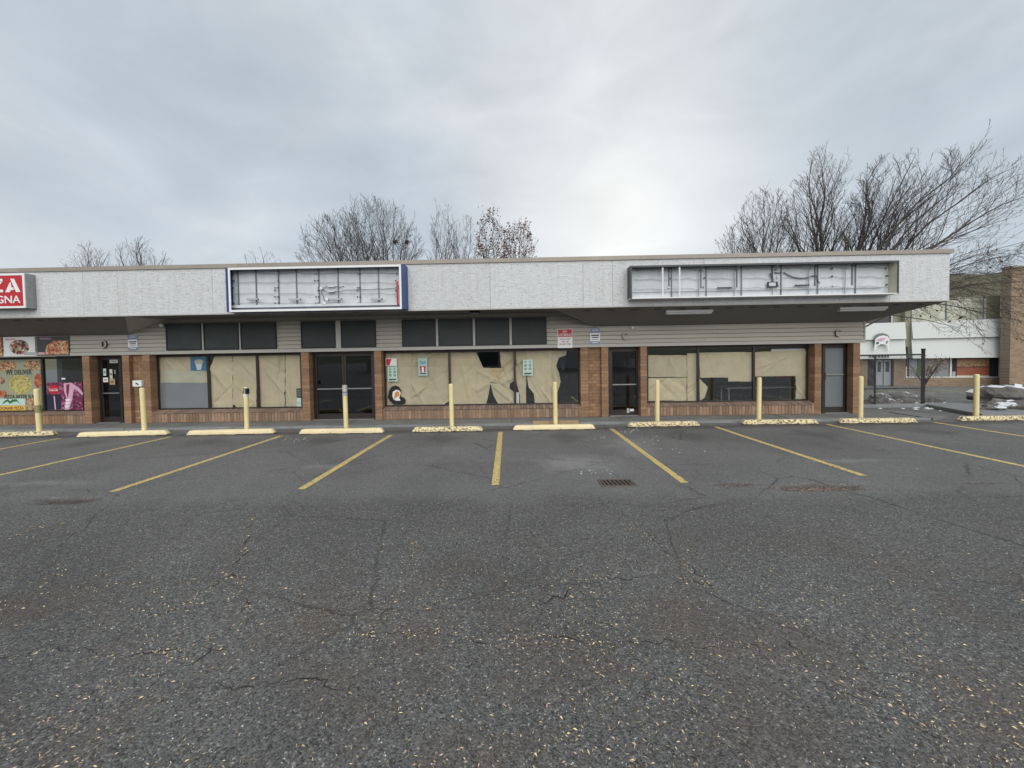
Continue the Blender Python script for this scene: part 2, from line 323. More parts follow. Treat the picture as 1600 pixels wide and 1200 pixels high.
# ------------------------------------------------------------------ mesh helpers
def org(o):
    v = Vector((0, 0, 0))
    while o is not None: v += o.location; o = o.parent
    return v
class MB:
    def __init__(s): s.v = []; s.f = []
    def add(s, vs, fs):
        n = len(s.v); s.v += [Vector(q) for q in vs]; s.f += [tuple(i+n for i in f) for f in fs]; return s
    def box(s, x0, x1, y0, y1, z0, z1):
        return s.add([(x, y, z) for z in (z0, z1) for y in (y0, y1) for x in (x0, x1)], [(0, 2, 3, 1), (4, 5, 7, 6), (0, 1, 5, 4), (2, 6, 7, 3), (0, 4, 6, 2), (1, 3, 7, 5)])
    def quad(s, a, b, c, d): return s.add([a, b, c, d], [(0, 1, 2, 3)])
    def slab(s, pts, n, th):
        """polygon pts extruded along vector n by th"""
        k = len(pts); o = Vector(n)*th
        vs = [Vector(p) for p in pts]+[Vector(p)+o for p in pts]
        return s.add(vs, [tuple(range(k))[::-1], tuple(range(k, 2*k))]+[(i, (i+1) % k, k+(i+1) % k, k+i) for i in range(k)])
    def tube(s, pts, rads, n=6, caps=True):
        pts = [Vector(p) for p in pts]
        if isinstance(rads, (int, float)): rads = [rads]*len(pts)
        base = len(s.v); ref = None
        for i, p in enumerate(pts):
            d = (pts[min(i+1, len(pts)-1)]-pts[max(i-1, 0)])
            if d.length < 1e-7: d = Vector((0, 0, 1))
            d.normalize()
            if ref is None: ref = d.orthogonal().normalized()
            ref = (ref-d*ref.dot(d)); ref = ref.normalized() if ref.length > 1e-5 else d.orthogonal().normalized()
            q = d.cross(ref)
            for k in range(n):
                a = 2*math.pi*k/n; s.v.append(p+(ref*math.cos(a)+q*math.sin(a))*rads[i])
        for i in range(len(pts)-1):
            for k in range(n):
                a = base+i*n+k; b_ = base+i*n+(k+1) % n; s.f.append((a, b_, b_+n, a+n))
        if caps and n > 2:
            s.f.append(tuple(base+k for k in range(n))[::-1]); s.f.append(tuple(base+(len(pts)-1)*n+k for k in range(n)))
        return s
    def cyl(s, x, y, z0, z1, r, n=16): return s.tube([(x, y, z0), (x, y, z1)], r, n)
    def build(s, name, m, parent=None, loc=None, smooth=False, bevel=0.):
        me = bpy.data.meshes.new(name)
        o = bpy.data.objects.new(name, me); C.objects.link(o)
        if parent is not None: o.parent = parent
        elif loc is not None: o.location = loc
        og = org(o)
        me.from_pydata([v-og for v in s.v], [], s.f); me.materials.append(M[m] if isinstance(m, str) else m)
        bm = bmesh.new(); bm.from_mesh(me); bmesh.ops.recalc_face_normals(bm, faces=bm.faces)
        if bevel: bmesh.ops.bevel(bm, geom=bm.edges[:], offset=bevel, segments=1, affect='EDGES')
        bm.to_mesh(me); bm.free()
        if smooth: me.polygons.foreach_set('use_smooth', [True]*len(me.polygons))
        me.update(); return o
def tag(o, label=None, cat=None, group=None, kind=None):
    for k, v in (('label', label), ('category', cat), ('group', group), ('kind', kind)):
        if v: o[k] = v
    return o
def empty(name, loc, label, cat, group=None):
    o = bpy.data.objects.new(name, None); C.objects.link(o); o.location = loc; o.empty_display_size = .1; return tag(o, label, cat, group)
def inst(name, me, parent, pos, rot=(0, 0, 0)):
    o = bpy.data.objects.new(name, me); C.objects.link(o); o.parent = parent
    o.location = Vector(pos)-org(parent) if parent else pos; o.rotation_euler = rot; return o
def boxmesh(name, sx, sy, sz, m, bevel=0.):
    b = MB().box(-sx/2, sx/2, -sy/2, sy/2, -sz/2, sz/2); o = b.build(name, m, bevel=bevel); me = o.data; bpy.data.objects.remove(o); return me
_dg = None
def text(name, body, x0, x1, z0, z1, y, m, parent, th=.004, slant=0.):
    """lettering fitted to a box on a plane facing the lot"""
    cu = bpy.data.curves.new('t', 'FONT'); cu.body = body; cu.extrude = .01; cu.resolution_u = 3; cu.align_x = 'LEFT'; cu.offset = .012
    to = bpy.data.objects.new('t', cu); C.objects.link(to)
    dg = bpy.context.evaluated_depsgraph_get(); dg.update()
    me = bpy.data.meshes.new_from_object(to.evaluated_get(dg)); bpy.data.objects.remove(to)
    vs = [v.co.copy() for v in me.vertices]
    ax, bx = min(v.x for v in vs), max(v.x for v in vs); ay, by = min(v.y for v in vs), max(v.y for v in vs)
    og = org(parent) if parent else Vector((0, 0, 0))
    for v, q in zip(me.vertices, vs):
        zz = (q.y-ay)/(by-ay)
        v.co = Vector((x0+(q.x-ax)/(bx-ax)*(x1-x0)+slant*zz, y-(q.z+.01)/.02*th, z0+zz*(z1-z0)))-og
    me.materials.clear(); me.materials.append(M[m]); me.name = name
    o = bpy.data.objects.new(name, me); C.objects.link(o); o.parent = parent; return o
def poly(name, pts, y, m, parent, th=.003):
    """flat cut shape (pts x,z) facing the lot"""
    return MB().slab([(p[0], y, p[1]) for p in pts], (0, -1, 0), th).build(name, m, parent)
def ell(cx, cz, rx, rz, n=20, a0=0, a1=360):
    return [(cx+rx*math.cos(R(a0+(a1-a0)*i/(n if a1-a0 >= 360 else n-1))), cz+rz*math.sin(R(a0+(a1-a0)*i/(n if a1-a0 >= 360 else n-1)))) for i in range(n)]
def inside(pt, pg):
    x, y = pt; r = False; n = len(pg)
    for i in range(n):
        x1, y1 = pg[i]; x2, y2 = pg[i-1]
        if (y1 > y) != (y2 > y) and x < (x2-x1)*(y-y1)/(y2-y1)+x1: r = not r
    return r
def ss(a, b, x):
    t = max(0, min(1, (x-a)/(b-a))); return t*t*(3-2*t)

# ------------------------------------------------------------------ ground
PITS = [(-6.2, 5.42, .42, .15, 1), (4.05, 5.62, .66, .17, 2), (3.02, 5.79, .26, .09, 3), (6.4, 5.75, .22, .05, 4), (8.0, 6.05, .25, .05, 5)]
def pit(x, y):
    q = 0
    for cx, cy, a, b, s in PITS:
        d = math.hypot((x-cx)/a, (y-cy)/b)
        if d < 2.2:
            d += .35*noise.noise(Vector((x*5, y*9, s)))
            q = max(q, 1-ss(.75, 1.05, d))
    return q
def gz(x, y):
    z = -1.0*ss(14.2, 22, y)*ss(8, 11.5, x)
    if abs(x) < 16 and 0 < y < 14:
        z += .012*noise.noise(Vector((x*.4, y*.4, 0)))*ss(0, 2, y)*(1-ss(9.5, 10.5, y))
        z -= .045*pit(x, y)
    return z
def axis(fine0, fine1, step, far):
    a = []; v = fine0
    while v <= fine1+1e-6: a.append(v); v += step
    s = step; v = fine1
    while v < far: s *= 1.35; v += s; a.append(v)
    s = step; v = fine0
    while v > -far: s *= 1.35; v -= s; a.insert(0, v)
    return a
xs = axis(-14, 17, .12, 900); ys = axis(1.2, 7.2, .05, 1.2)
ys = []
v = 1.2
while v < 5.0: ys.append(v); v += .12
while v < 6.4: ys.append(v); v += .025
while v < 24: ys.append(v); v += .16
s_ = .16
while v < 900: s_ *= 1.35; v += s_; ys.append(v)
v = 1.2; s_ = .12
while v > -900: s_ *= 1.35; v -= s_; ys.insert(0, v)
vv = []; at = []
for y in ys:
    for x in xs:
        vv.append((x, y, gz(x, y))); at.append(pit(x, y) if abs(x) < 12 and 4.5 < y < 7 else 0.)
nx = len(xs)
ff = [(j*nx+i, j*nx+i+1, (j+1)*nx+i+1, (j+1)*nx+i) for j in range(len(ys)-1) for i in range(nx-1)]
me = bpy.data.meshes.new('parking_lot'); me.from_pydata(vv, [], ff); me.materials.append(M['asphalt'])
a_ = me.attributes.new('pit', 'FLOAT', 'POINT'); a_.data.foreach_set('value', at)
me.polygons.foreach_set('use_smooth', [True]*len(me.polygons))
go = bpy.data.objects.new('parking_lot', me); C.objects.link(go); tag(go, kind='structure', label='dark grey asphalt parking lot with cracks and worn patches')

# stall lines
LN = [((95, 685), (0, 700)), ((266, 683), (0, 746)), ((440, 681), (175, 768)), ((611, 680), (470, 765)), ((782, 675), (774, 758)), ((955, 670), (1070, 755)),
      ((1118, 667), (1350, 744)), ((1292, 663), (1600, 730)), ((1460, 660), (1600, 682))]
for i, (a, b) in enumerate(LN):
    p, q = Vector(G(*a)), Vector(G(*b))
    if i == 0: q = p+Vector((-.05, -4.2))
    if i == 1: q = p+Vector((-.06, -4.2))
    if i in (7, 8): q = p+Vector((.05, -4.15))
    d = (q-p).normalized(); nn = Vector((-d.y, d.x)); hw = .055
    mb = MB(); K = 60
    for k in range(K+1):
        c_ = p.lerp(q, k/K)
        for s in (-1, 1):
            e_ = c_+nn*s*(hw+.004*noise.noise(Vector((c_.x*9, c_.y*14, s*5))))
            mb.v.append(Vector((e_.x, e_.y, gz(e_.x, e_.y)+.004)))
    for k in range(K): mb.f.append((2*k, 2*k+1, 2*k+3, 2*k+2))
    tag(mb.build('parking_line', 'line'), kind='structure')

# cracks followed by the leaves (ground points)
CR = [[(940, 785), (985, 820), (1060, 870), (1110, 920), (1200, 985), (1330, 1060), (1400, 1110), (1520, 1190)],
      [(0, 1017), (140, 1015), (260, 1022), (420, 1005), (560, 998), (640, 990), (720, 1004), (800, 1003), (900, 1008), (980, 1004), (1090, 1010)],
      [(0, 1165), (90, 1130), (200, 1060), (300, 1040), (340, 1000), (385, 950), (380, 920), (365, 890), (372, 860), (400, 800), (345, 795)],
      [(0, 845), (90, 820), (180, 800), (290, 793), (345, 792), (420, 788)],
      [(250, 965), (300, 935), (365, 895)],
      [(800, 1000), (860, 940), (930, 905), (1010, 900), (1120, 912)],
      [(560, 1000), (610, 950), (625, 900), (660, 830)],
      [(1075, 1010), (1180, 1020), (1300, 1075), (1480, 1160)],
      [(250, 1100), (330, 1075), (500, 1060), (560, 1085)],
      [(0, 748), (60, 756), (180, 775), (300, 782), (470, 778), (620, 790)]]
CRG = []
for ci, cpts in enumerate(CR):
    pts = [Vector(G(*q)) for q in cpts]
    fine = []
    for a, b in zip(pts, pts[1:]):
        n_ = max(2, int((b-a).length/.022))
        for k in range(n_):
            q = a.lerp(b, k/n_)
            q = q+Vector((noise.noise(Vector((q.x*3, q.y*3, ci))), noise.noise(Vector((q.x*3, q.y*3, ci+9)))))*.10+Vector((noise.noise(Vector((q.x*17, q.y*17, ci))), noise.noise(Vector((q.x*17, q.y*17, ci+9)))))*.055
            fine.append(q)
    CRG.append(fine)
    mb = MB()
    for k, q in enumerate(fine):
        t_ = (fine[min(k+1, len(fine)-1)]-fine[max(k-1, 0)]).normalized(); nn = Vector((-t_.y, t_.x))
        wd = max(.0003, .0008+.0095*noise.noise(Vector((q.x*5, q.y*5, 3+ci))))
        for s in (-1, 1): mb.v.append(Vector((q.x+nn.x*s*wd, q.y+nn.y*s*wd, gz(q.x, q.y)+.0015)))
    for k in range(len(fine)-1): mb.f.append((2*k, 2*k+1, 2*k+3, 2*k+2))
    tag(mb.build('asphalt_crack', 'crack'), kind='structure')

# fallen leaves
rl = random.Random(3)
mb = MB()
def leaf(x, y, big=1.):
    a = rl.uniform(0, math.pi*2); L_ = rl.uniform(.011, .027)*big; w_ = L_*rl.uniform(.12, .26); z = gz(x, y)+.004
    d = Vector((math.cos(a), math.sin(a), 0)); n_ = Vector((-d.y, d.x, 0))
    c_ = Vector((x, y, z)); cu = rl.uniform(.001, .008)
    mb.add([c_-d*L_/2, c_-n_*w_/2+Vector((0, 0, cu)), c_+d*L_/2+Vector((0, 0, rl.uniform(0, .006))), c_+n_*w_/2+Vector((0, 0, .001))], [(0, 1, 2, 3)])
n_l = 0
while n_l < 3000:
    Y_ = 1.5+abs(rl.gauss(0, 1))*1.25; X_ = rl.uniform(-1.45, 1.45)*Y_
    dens = .12+1.3*max(0, noise.noise(Vector((X_*1.1, Y_*1.1, 5)))+.25)
    if Y_ > 5.2 or rl.random() > dens: continue
    leaf(X_, Y_); n_l += 1
for ci, fine in enumerate(CRG[:9]):
    for q in fine:
        if q.y > 4.8: continue
        k = rl.choice((0, 1, 1, 2, 2, 3)) if noise.noise(Vector((q.x*1.5, q.y*1.5, 77))) > -.1 else 0
        for _ in range(k): leaf(q.x+rl.gauss(0, .035), q.y+rl.gauss(0, .035), rl.uniform(.8, 1.25))
for _ in range(420): leaf(rl.uniform(-13, 11), 10.97-abs(rl.gauss(0, .05)), 1.1)
for _ in range(500): leaf(rl.uniform(-9, 12), rl.uniform(4, 10.8), .8)
tag(mb.build('fallen_leaves', 'leaf_litter'), 'small pale yellow fallen leaves scattered over the near asphalt', kind='stuff')
# loose pale pebbles on the old surface
mb = MB()
for _ in range(900):
    Y_ = 1.5+abs(rl.gauss(0, 1))*2.2; X_ = rl.uniform(-1.4, 1.4)*Y_
    if Y_ > 9.5: continue
    r_ = rl.uniform(.002, .0045); z = gz(X_, Y_)
    mb.add([(X_-r_, Y_, z), (X_, Y_-r_, z), (X_+r_, Y_, z), (X_, Y_+r_, z), (X_, Y_, z+r_)], [(0, 1, 4), (1, 2, 4), (2, 3, 4), (3, 0, 4)])
tag(mb.build('loose_grit', 'snow'), 'loose pale grit scattered across the asphalt', kind='stuff')
# gravel in the potholes
mb = MB()
for cx, cy, a, b, s in PITS[1:]:
    for _ in range(int(2200*a*b**.5)):
        x, y = cx+rl.gauss(0, a*.5), cy+rl.gauss(0, b*.55)
        if pit(x, y) < .3 and rl.random() > .12: continue
        r_ = rl.uniform(.006, .018); z = gz(x, y)
        an = rl.random()*6
        vs = [(x+r_*rl.uniform(.7, 1.2)*math.cos(an+k*1.57), y+r_*rl.uniform(.7, 1.2)*math.sin(an+k*1.57), z) for k in range(4)]+[(x, y, z+r_*.8)]
        mb.add(vs, [(0, 1, 4), (1, 2, 4), (2, 3, 4), (3, 0, 4)])
tag(mb.build('pothole_gravel', 'gravel'), 'reddish brown loose gravel lying in the potholes', kind='stuff')
# crumbs of old snow / litter
mb = MB()
for (px, py, sx_, sy_, n_) in ((455, 684, 35, 5, 22), (478, 692, 6, 2, 3), (985, 672, 22, 4, 22), (1015, 690, 15, 9, 10), (1060, 700, 25, 5, 9), (935, 738, 25, 3, 9), (940, 684, 10, 6, 5), (960, 742, 25, 3, 3)):
    for _ in range(n_):
        x, y = G(px+rl.gauss(0, sx_*.6), py+rl.gauss(0, sy_*.6)); r_ = rl.uniform(.004, .018)
        
        z = gz(x, y); k = 7; vs = [(x+r_*rl.uniform(.6, 1.6)*math.cos(a*6.283/k), y+r_*rl.uniform(.6, 1.1)*math.sin(a*6.283/k), z+.001) for a in range(k)]+[(x, y, z+.008)]
        mb.add(vs, [(a, (a+1) % k, k) for a in range(k)])
tag(mb.build('snow_crumbs', 'snow'), 'small white crumbs of old snow and litter on the stalls', kind='stuff')

# storm drain
gx, gy = G(963, 755)
dr = empty('storm_drain', (gx, gy, 0), 'rusty rectangular storm drain grate with slanted slots set in the asphalt', 'drain')
mb = MB(); hx, hy = .245, .16
mb.box(gx-hx, gx+hx, gy-hy, gy-hy+.035, -.01, .012); mb.box(gx-hx, gx+hx, gy+hy-.035, gy+hy, -.01, .012)
mb.box(gx-hx, gx-hx+.035, gy-hy+.035, gy+hy-.035, -.01, .012); mb.box(gx+hx-.035, gx+hx, gy-hy+.035, gy+hy-.035, -.01, .012)
mb.build('grate_frame', 'iron', dr)
MB().box(gx-hx+.036, gx+hx-.036, gy-hy+.036, gy+hy-.036, .0045, .006).build('grate_pit', 'dark', dr)
for k in range(8):
    x = gx-hx+.05+k*.062
    MB().slab([(x, gy-hy+.036, .006), (x+.022, gy-hy+.036, .006), (x+.022-.03, gy+hy-.036, .006), (x-.03, gy+hy-.036, .006)] if 0 < k else [(x, gy-hy+.036, .006), (x+.022, gy-hy+.036, .006), (x+.022-.01, gy+hy-.036, .006), (x-.01, gy+hy-.036, .006)], (0, 0, 1), .012).build('grate_bar', 'iron', dr)

# ------------------------------------------------------------------ pavement in front of the shops
SWZ = .055
sw = bpy.data.objects.new('sidewalk', None); C.objects.link(sw); sw.location = (0, 11.5, 0); tag(sw, kind='structure')
x = -20.
k = 0
while x < 10.6:
    x2 = min(x+1.52, 10.8)
    MB().box(x+.005, x2-.005, 11.21, 12.30, -.05, SWZ-.004*(k % 3)).build('paving_slab', 'concrete', sw)
    x = x2; k += 1
x = -20.; k = 0
while x < 10.7:
    x2 = min(x+3.04, 10.9)
    MB().box(x+.006, x2-.006, 11.0, 11.2, -.05, SWZ+.006*math.sin(k)).build('kerb_stone', 'kerbc', sw, bevel=.012)
    x = x2; k += 1
# wrap round the corner
MB().slab([(10.95, 11.0, -.05), (11.7, 11.35, -.05), (11.5, 12.4, -.05), (10.95, 13.0, -.05), (9.9, 13.0, -.05), (9.9, 12.31, -.05), (10.95, 12.31, -.05)], (0, 0, 1), .05+SWZ-.01).build('paving_slab', 'concrete', sw)
# low kerb carrying the fence
mb = MB().box(9.9, 14.6, 13.55, 13.85, -.1, .10); tag(mb.build('fence_kerb', 'kerbc', bevel=.015), kind='structure')

# ------------------------------------------------------------------ the strip mall
B = empty('strip_mall', (-2, 12, 0), 'long low strip mall with white fascia, tan siding and brown brick piers', 'building')
YW_, YP, YF, YS = 12.0, 12.27, 10.8, 12.02   # pier face, window plane, fascia face, siding back
ZL, ZLOW, ZH, ZT = 2.10, 2.70, 3.12, 4.33
XR = 9.93; XFR = 11.1; XL = -20.
# masses
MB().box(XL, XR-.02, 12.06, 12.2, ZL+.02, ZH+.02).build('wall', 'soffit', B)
MB().box(XR-.16, XR-.01, 12.2, 24, 0, ZH).build('wall', 'brick_mass', B).__setitem__('label', 'brown brick side wall')
MB().box(XL, XR-.2, 18.0, 18.2, 0, ZH).build('wall', 'interior', B)
MB().box(XL, XR-.2, 12.31, 18.0, SWZ-.05, SWZ+.004).build('floor', 'interior', B)
MB().box(XL, XR-.2, 12.21, 18.0, 2.5, 2.6).build('ceiling', 'interior', B)
MB().box(XL, XFR-.2, 11.0, 24, 4.2, 4.3).build('roof', 'seal', B)
MB().box(XL, XFR-.14, YF+.06, YF+.2, ZH+.02, ZT).build('fascia_backing', 'soffit', B)
MB().box(XFR-.12, XFR-.01, YF+.061, 24, ZH+.01, ZT).build('fascia_side', 'fascia', B)
for q in (-14.2, -7.2, 2.2):
    MB().box(q-.08, q+.08, 12.4, 18, 0.05, 2.5).build('partition', 'interior', B)
# fascia panels
pe = [XL, -16.1]+[XW(p, YF, 450) for p in (38, 130, 184, 332, 477, 621, 766, 911, 957, 1100, 1245, 1390)]+[XFR]
for a, b in zip(pe, pe[1:]):
    MB().box(a+.003, b-.003, YF, YF+.058, ZH, ZT).build('fascia_panel', 'fascia', B)
# metal cap
ce = [XL]+[XW(p, YF, 405) for p in (33, 200, 372, 560, 830, 1000, 1094, 1290)]+[XFR+.05]
for i, (a, b) in enumerate(zip(ce, ce[1:])):
    MB().box(a+.002, b-.002, YF-.035, YF+.2, ZT+.002, ZT+.105).build('roof_cap', 'cap', B)
MB().box(XFR-.15, XFR+.05, YF+.2, 24, ZT+.002, ZT+.105).build('roof_cap', 'cap', B)
MB().box(XL, XFR+.012, YF-.012, YF-.001, ZH-.012, ZH+.02).build('drip_edge', 'trim', B)
MB().tube([(XFR+.06, YF+.14, 3.35), (XFR+.06, YF+.14, 4.2)], .035, 8).build('downspout', 'galv', B)
# soffits
XaW, XaF = XW(933, 12, 511), XW(868, YF, 487)
XbW, XbF, XcW = XW(200, 12, 520), XW(192, YF, 495), XW(262, 12, 497)
ym = 12.02
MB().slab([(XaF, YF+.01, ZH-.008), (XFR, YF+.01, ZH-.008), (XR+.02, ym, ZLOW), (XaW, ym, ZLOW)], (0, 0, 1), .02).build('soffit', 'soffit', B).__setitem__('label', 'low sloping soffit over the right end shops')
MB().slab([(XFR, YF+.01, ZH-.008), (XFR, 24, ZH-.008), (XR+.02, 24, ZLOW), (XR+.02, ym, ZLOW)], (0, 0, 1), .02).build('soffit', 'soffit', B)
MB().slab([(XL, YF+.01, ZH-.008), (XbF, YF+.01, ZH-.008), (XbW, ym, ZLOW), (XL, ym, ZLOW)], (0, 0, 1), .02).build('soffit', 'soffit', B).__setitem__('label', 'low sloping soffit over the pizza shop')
MB().box(XbF-1.3, XaW+.2, YF+.062, 12.05, ZH+.012, ZH+.03).build('soffit', 'soffit', B)
MB().slab([(XaF, YF+.012, ZH-.006), (XaW, ym, ZLOW+.002), (XaW+.03, ym, ZH+.01), (XaF+.03, YF+.012, ZH+.01)], (1, 0, 0), .02).build('soffit_cheek', 'siding', B)
MB().slab([(XbF, YF+.012, ZH-.006), (XbW, ym, ZLOW+.002), (XcW, ym, ZH+.01)], (-1, 0, 0), .02).build('soffit_cheek', 'siding', B)
MB().tube([(XaF-.01, YF+.02, ZH-.012), (XaW-.01, ym-.03, ZLOW-.004)], .016, 4).build('hip_trim', 'soffit', B)
MB().tube([(XbF+.01, YF+.02, ZH-.012), (XbW+.01, ym-.03, ZLOW-.004)], .016, 4).build('hip_trim', 'soffit', B)
# trim where the siding meets the soffit
MB().box(XL, XbW-.02, 11.985, 12.0, ZLOW-.035, ZLOW-.004).build('siding_trim', 'trim', B)
MB().box(XaW+.02, XR, 11.985, 12.0, ZLOW-.035, ZLOW-.004).build('siding_trim', 'trim', B)
MB().box(XR-.005, XR+.03, 11.97, 12.2, ZL+.01, ZLOW+.03).build('corner_board', 'siding', B)
MB().box(XL, XR+.03, 11.965, 12.055, ZL, ZL+.095).build('lintel_trim', 'trim', B)
# siding boards
def board(x0, x1, z0, dz):
    # lap board: bottom edge stands proud of the one below
    MB().add([(x0, 12.002, z0+dz), (x1, 12.002, z0+dz), (x1, 11.972, z0+.009), (x0, 11.972, z0+.009), (x0, 12.055, z0+dz), (x1, 12.055, z0+dz), (x1, 12.055, z0+.009), (x0, 12.055, z0+.009)],
             [(0, 1, 2, 3), (4, 7, 6, 5), (0, 4, 5, 1), (3, 2, 6, 7), (0, 3, 7, 4), (1, 5, 6, 2)]).build('siding_board', 'siding', B)
rb = random.Random(5)
dz = .118
for r_ in range(8):
    z0 = ZL+.0965+r_*dz
    top_ = ZH+.01
    if z0+.02 < ZLOW: segs = [(XL, XbW-.02, ZLOW), (XbW-.02, XaW+.02, top_), (XaW+.02, XR-.006, ZLOW)]
    else: segs = [(XbW-.02, XaW+.02, top_)]
    for a, b, tp__ in segs:
        x = a; first = True
        while x < b-.01:
            x2 = x+(rb.uniform(1.2, 3.6) if first else 3.66)
            if b-x2 < .8: x2 = b
            first = False
            board(x+.0015, x2-.0015, z0, min(dz-.001, tp__-z0)); x = x2
# soffit vents
for k in range(47):
    x = -18+k*.62
    lo = x > XaF+.4 or x < XbF-.4
    if x > 10.6: break
    y0 = YF+.16
    z = (ZH-.008)-(ZH-ZLOW)*(y0-YF)/(1.22) if lo else ZH+.01
    MB().slab(([(x+.10*math.cos(a*.524), y0+.02*math.sin(a*.524), z-.004) for a in range(12)]), (0, 0, -1), .006).build('soffit_vent', 'dark', B)

# clerestory screens
for (a, b) in ((262, 317), (320.5, 375), (378, 433), (472, 525.5), (534, 588), (629, 681.5), (685.5, 739), (743, 796), (800, 854)):
    x0, x1 = XW(a, 12, 525), XW(b, 12, 525); z0, z1 = 2.215, 2.99
    mb = MB(); f_ = .03
    mb.box(x0, x1, 11.93, 11.985, z0, z0+f_); mb.box(x0, x1, 11.93, 11.985, z1-f_, z1); mb.box(x0, x0+f_, 11.93, 11.985, z0+f_, z1-f_); mb.box(x1-f_, x1, 11.93, 11.985, z0+f_, z1-f_)
    cw = mb.build('clerestory_window', 'black', B)
    MB().box(x0+f_, x1-f_, 11.945, 11.96, z0+f_, z1-f_).build('screen', 'screen', cw)
for (a, b) in ((317, 320.5), (375, 378), (525.5, 534), (681.5, 685.5), (739, 743), (796, 800)):
    MB().box(XW(a, 12, 525)+.004, XW(b, 12, 525)-.004, 11.95, 11.976, 2.2, 3.0).build('window_trim', 'trim', B)

# ------------------------------------------------------------------ piers
budget = 300
SILLS = [(XL, XW(131)), (XW(235), XW(472)), (XW(597), XW(908)), (XW(1011), XW(1273))]
def sill_wall(x0, x1, n_ind):
    global budget
    base = MB().box(x0, x1, YW_+.012, 12.20, 0, .335).build('sill_wall', 'mortar', B)
    n = int((x1-x0)/.094); st = (x1-x0)/n
    sol = boxmesh('brick', st-.010, .05, .262, 'brick_soldier', .003)
    mass = MB()
    for k in range(n):
        xc = x0+(k+.5)*st
        dy = rb.uniform(-.002, .003)
        if xc > -13.6 and budget > 0:
            inst('brick', sol, base, (xc, YW_+.023+dy, SWZ+.012+.131)); budget -= 1
        else: mass.box(xc-st/2+.005, xc+st/2-.005, YW_, YW_+.05, SWZ+.012, SWZ+.274)
    if mass.v: tag(mass.build('brick_course', 'brick_mass', base), kind='stuff')
    ro = MB()
    for k in range(n):
        xc = x0+(k+.5)*st; h_ = rb.uniform(-.002, .003)
        a, b = xc-st/2+.005, xc+st/2-.005
        ro.add([(a, YW_-.02, .335), (b, YW_-.02, .335), (a, YP-.03, .335), (b, YP-.03, .335), (a, YW_-.02, .352+h_), (b, YW_-.02, .352+h_), (a, YP-.03, .42+h_), (b, YP-.03, .42+h_)],
               [(0, 2, 3, 1), (4, 5, 7, 6), (0, 1, 5, 4), (2, 6, 7, 3), (0, 4, 6, 2), (1, 3, 7, 5)])
    tag(ro.build('sill_brick_row', 'brick_sill', base), kind='stuff')
for a in SILLS: sill_wall(a[0], a[1], 0)
PIERS = [(130, 141), (192, 203), (224, 235), (471.5, 483.5), (585.5, 596.5), (907.5, 919.5), (940, 951), (1001, 1011), (1273, 1283.5), (1333, 1343.5)]
order = sorted(PIERS, key=lambda p: abs((p[0]+p[1])/2-850))
NC = 21; ch = (ZL-.004-SWZ)/NC
def pier(x0, x1, y0, y1, lab=None):
    global budget
    core = MB().box(x0+.008, x1-.008, y0+.008, y1, 0, ZL-.003).build('brick_pier', 'mortar', B)
    if lab: core['label'] = lab
    w_ = x1-x0; bm_ = boxmesh('brick', w_, y1-y0-.01, ch-.009, 'brick', .003); mass = MB()
    for k in range(NC):
        z = SWZ+(k+.5)*ch; off = rb.uniform(-.002, .002)
        if budget > 0: inst('brick', bm_, core, ((x0+x1)/2+off, (y0+y1-.01)/2, z)); budget -= 1
        else: mass.box(x0, x1, y0, y1-.01, z-ch/2+.0045, z+ch/2-.0045)
    if mass.v: tag(mass.build('brick_stack', 'brick_mass', core), kind='stuff')
for a, b in order: pier(XW(a), XW(b), YW_, YP+.04)
# recessed brick panels between paired piers (bricks joined)
for a, b in ((203, 224), (919.5, 940)):
    x0, x1 = XW(a)+.003, XW(b)-.003
    core = MB().box(x0, x1, YW_+.13, YW_+.28, 0, ZL-.003).build('brick_panel', 'mortar', B)
    mass = MB()
    for k in range(NC):
        z = SWZ+(k+.5)*ch; sp = x0+(x1-x0)*(.62 if k % 2 else .35)
        mass.box(x0+.002, sp-.005, YW_+.118, YW_+.16, z-ch/2+.0045, z+ch/2-.0045); mass.box(sp+.005, x1-.002, YW_+.118, YW_+.16, z-ch/2+.0045, z+ch/2-.0045)
    tag(mass.build('brick_stack', 'brick_mass', core), kind='stuff')

# ------------------------------------------------------------------ windows and doors
def window(x0, x1, mull, z0=.42, z1=ZL-.01, pm='glass_clear'):
    f_ = .04; mb = MB(); y0, y1 = YP-.03, YP+.03
    mb.box(x0, x1, y0, y1, z0, z0+f_); mb.box(x0, x1, y0, y1, z1-f_-.03, z1); mb.box(x0, x0+f_, y0, y1, z0+f_, z1-f_-.03); mb.box(x1-f_, x1, y0, y1, z0+f_, z1-f_-.03)
    fr = mb.build('window', 'bronze', B); e_ = [x0+f_]
    for m_ in mull:
        MB().box(m_-.03, m_+.03, y0-.01, y1, z0+f_, z1-f_-.03).build('mullion', 'bronze', fr); e_ += [m_-.03, m_+.03]
    e_.append(x1-f_)
    for a, b in zip(e_[::2], e_[1::2]):
        MB().box(a+.001, b-.001, YP-.006, YP, z0+f_+.001, z1-f_-.031).build('pane', pm, fr)
    return fr
window(-18.5, XW(128.5), [XW(69, YP)], z0=.42)
window(XW(247, YP), XW(472.5, YP), [XW(327, YP), XW(403.5, YP)])
window(XW(601.5, YP), XW(908, YP), [XW(703, YP), XW(804.5, YP)])
window(XW(1010.5, YP), XW(1262, YP), [XW(1090.5, YP), XW(1177, YP)])
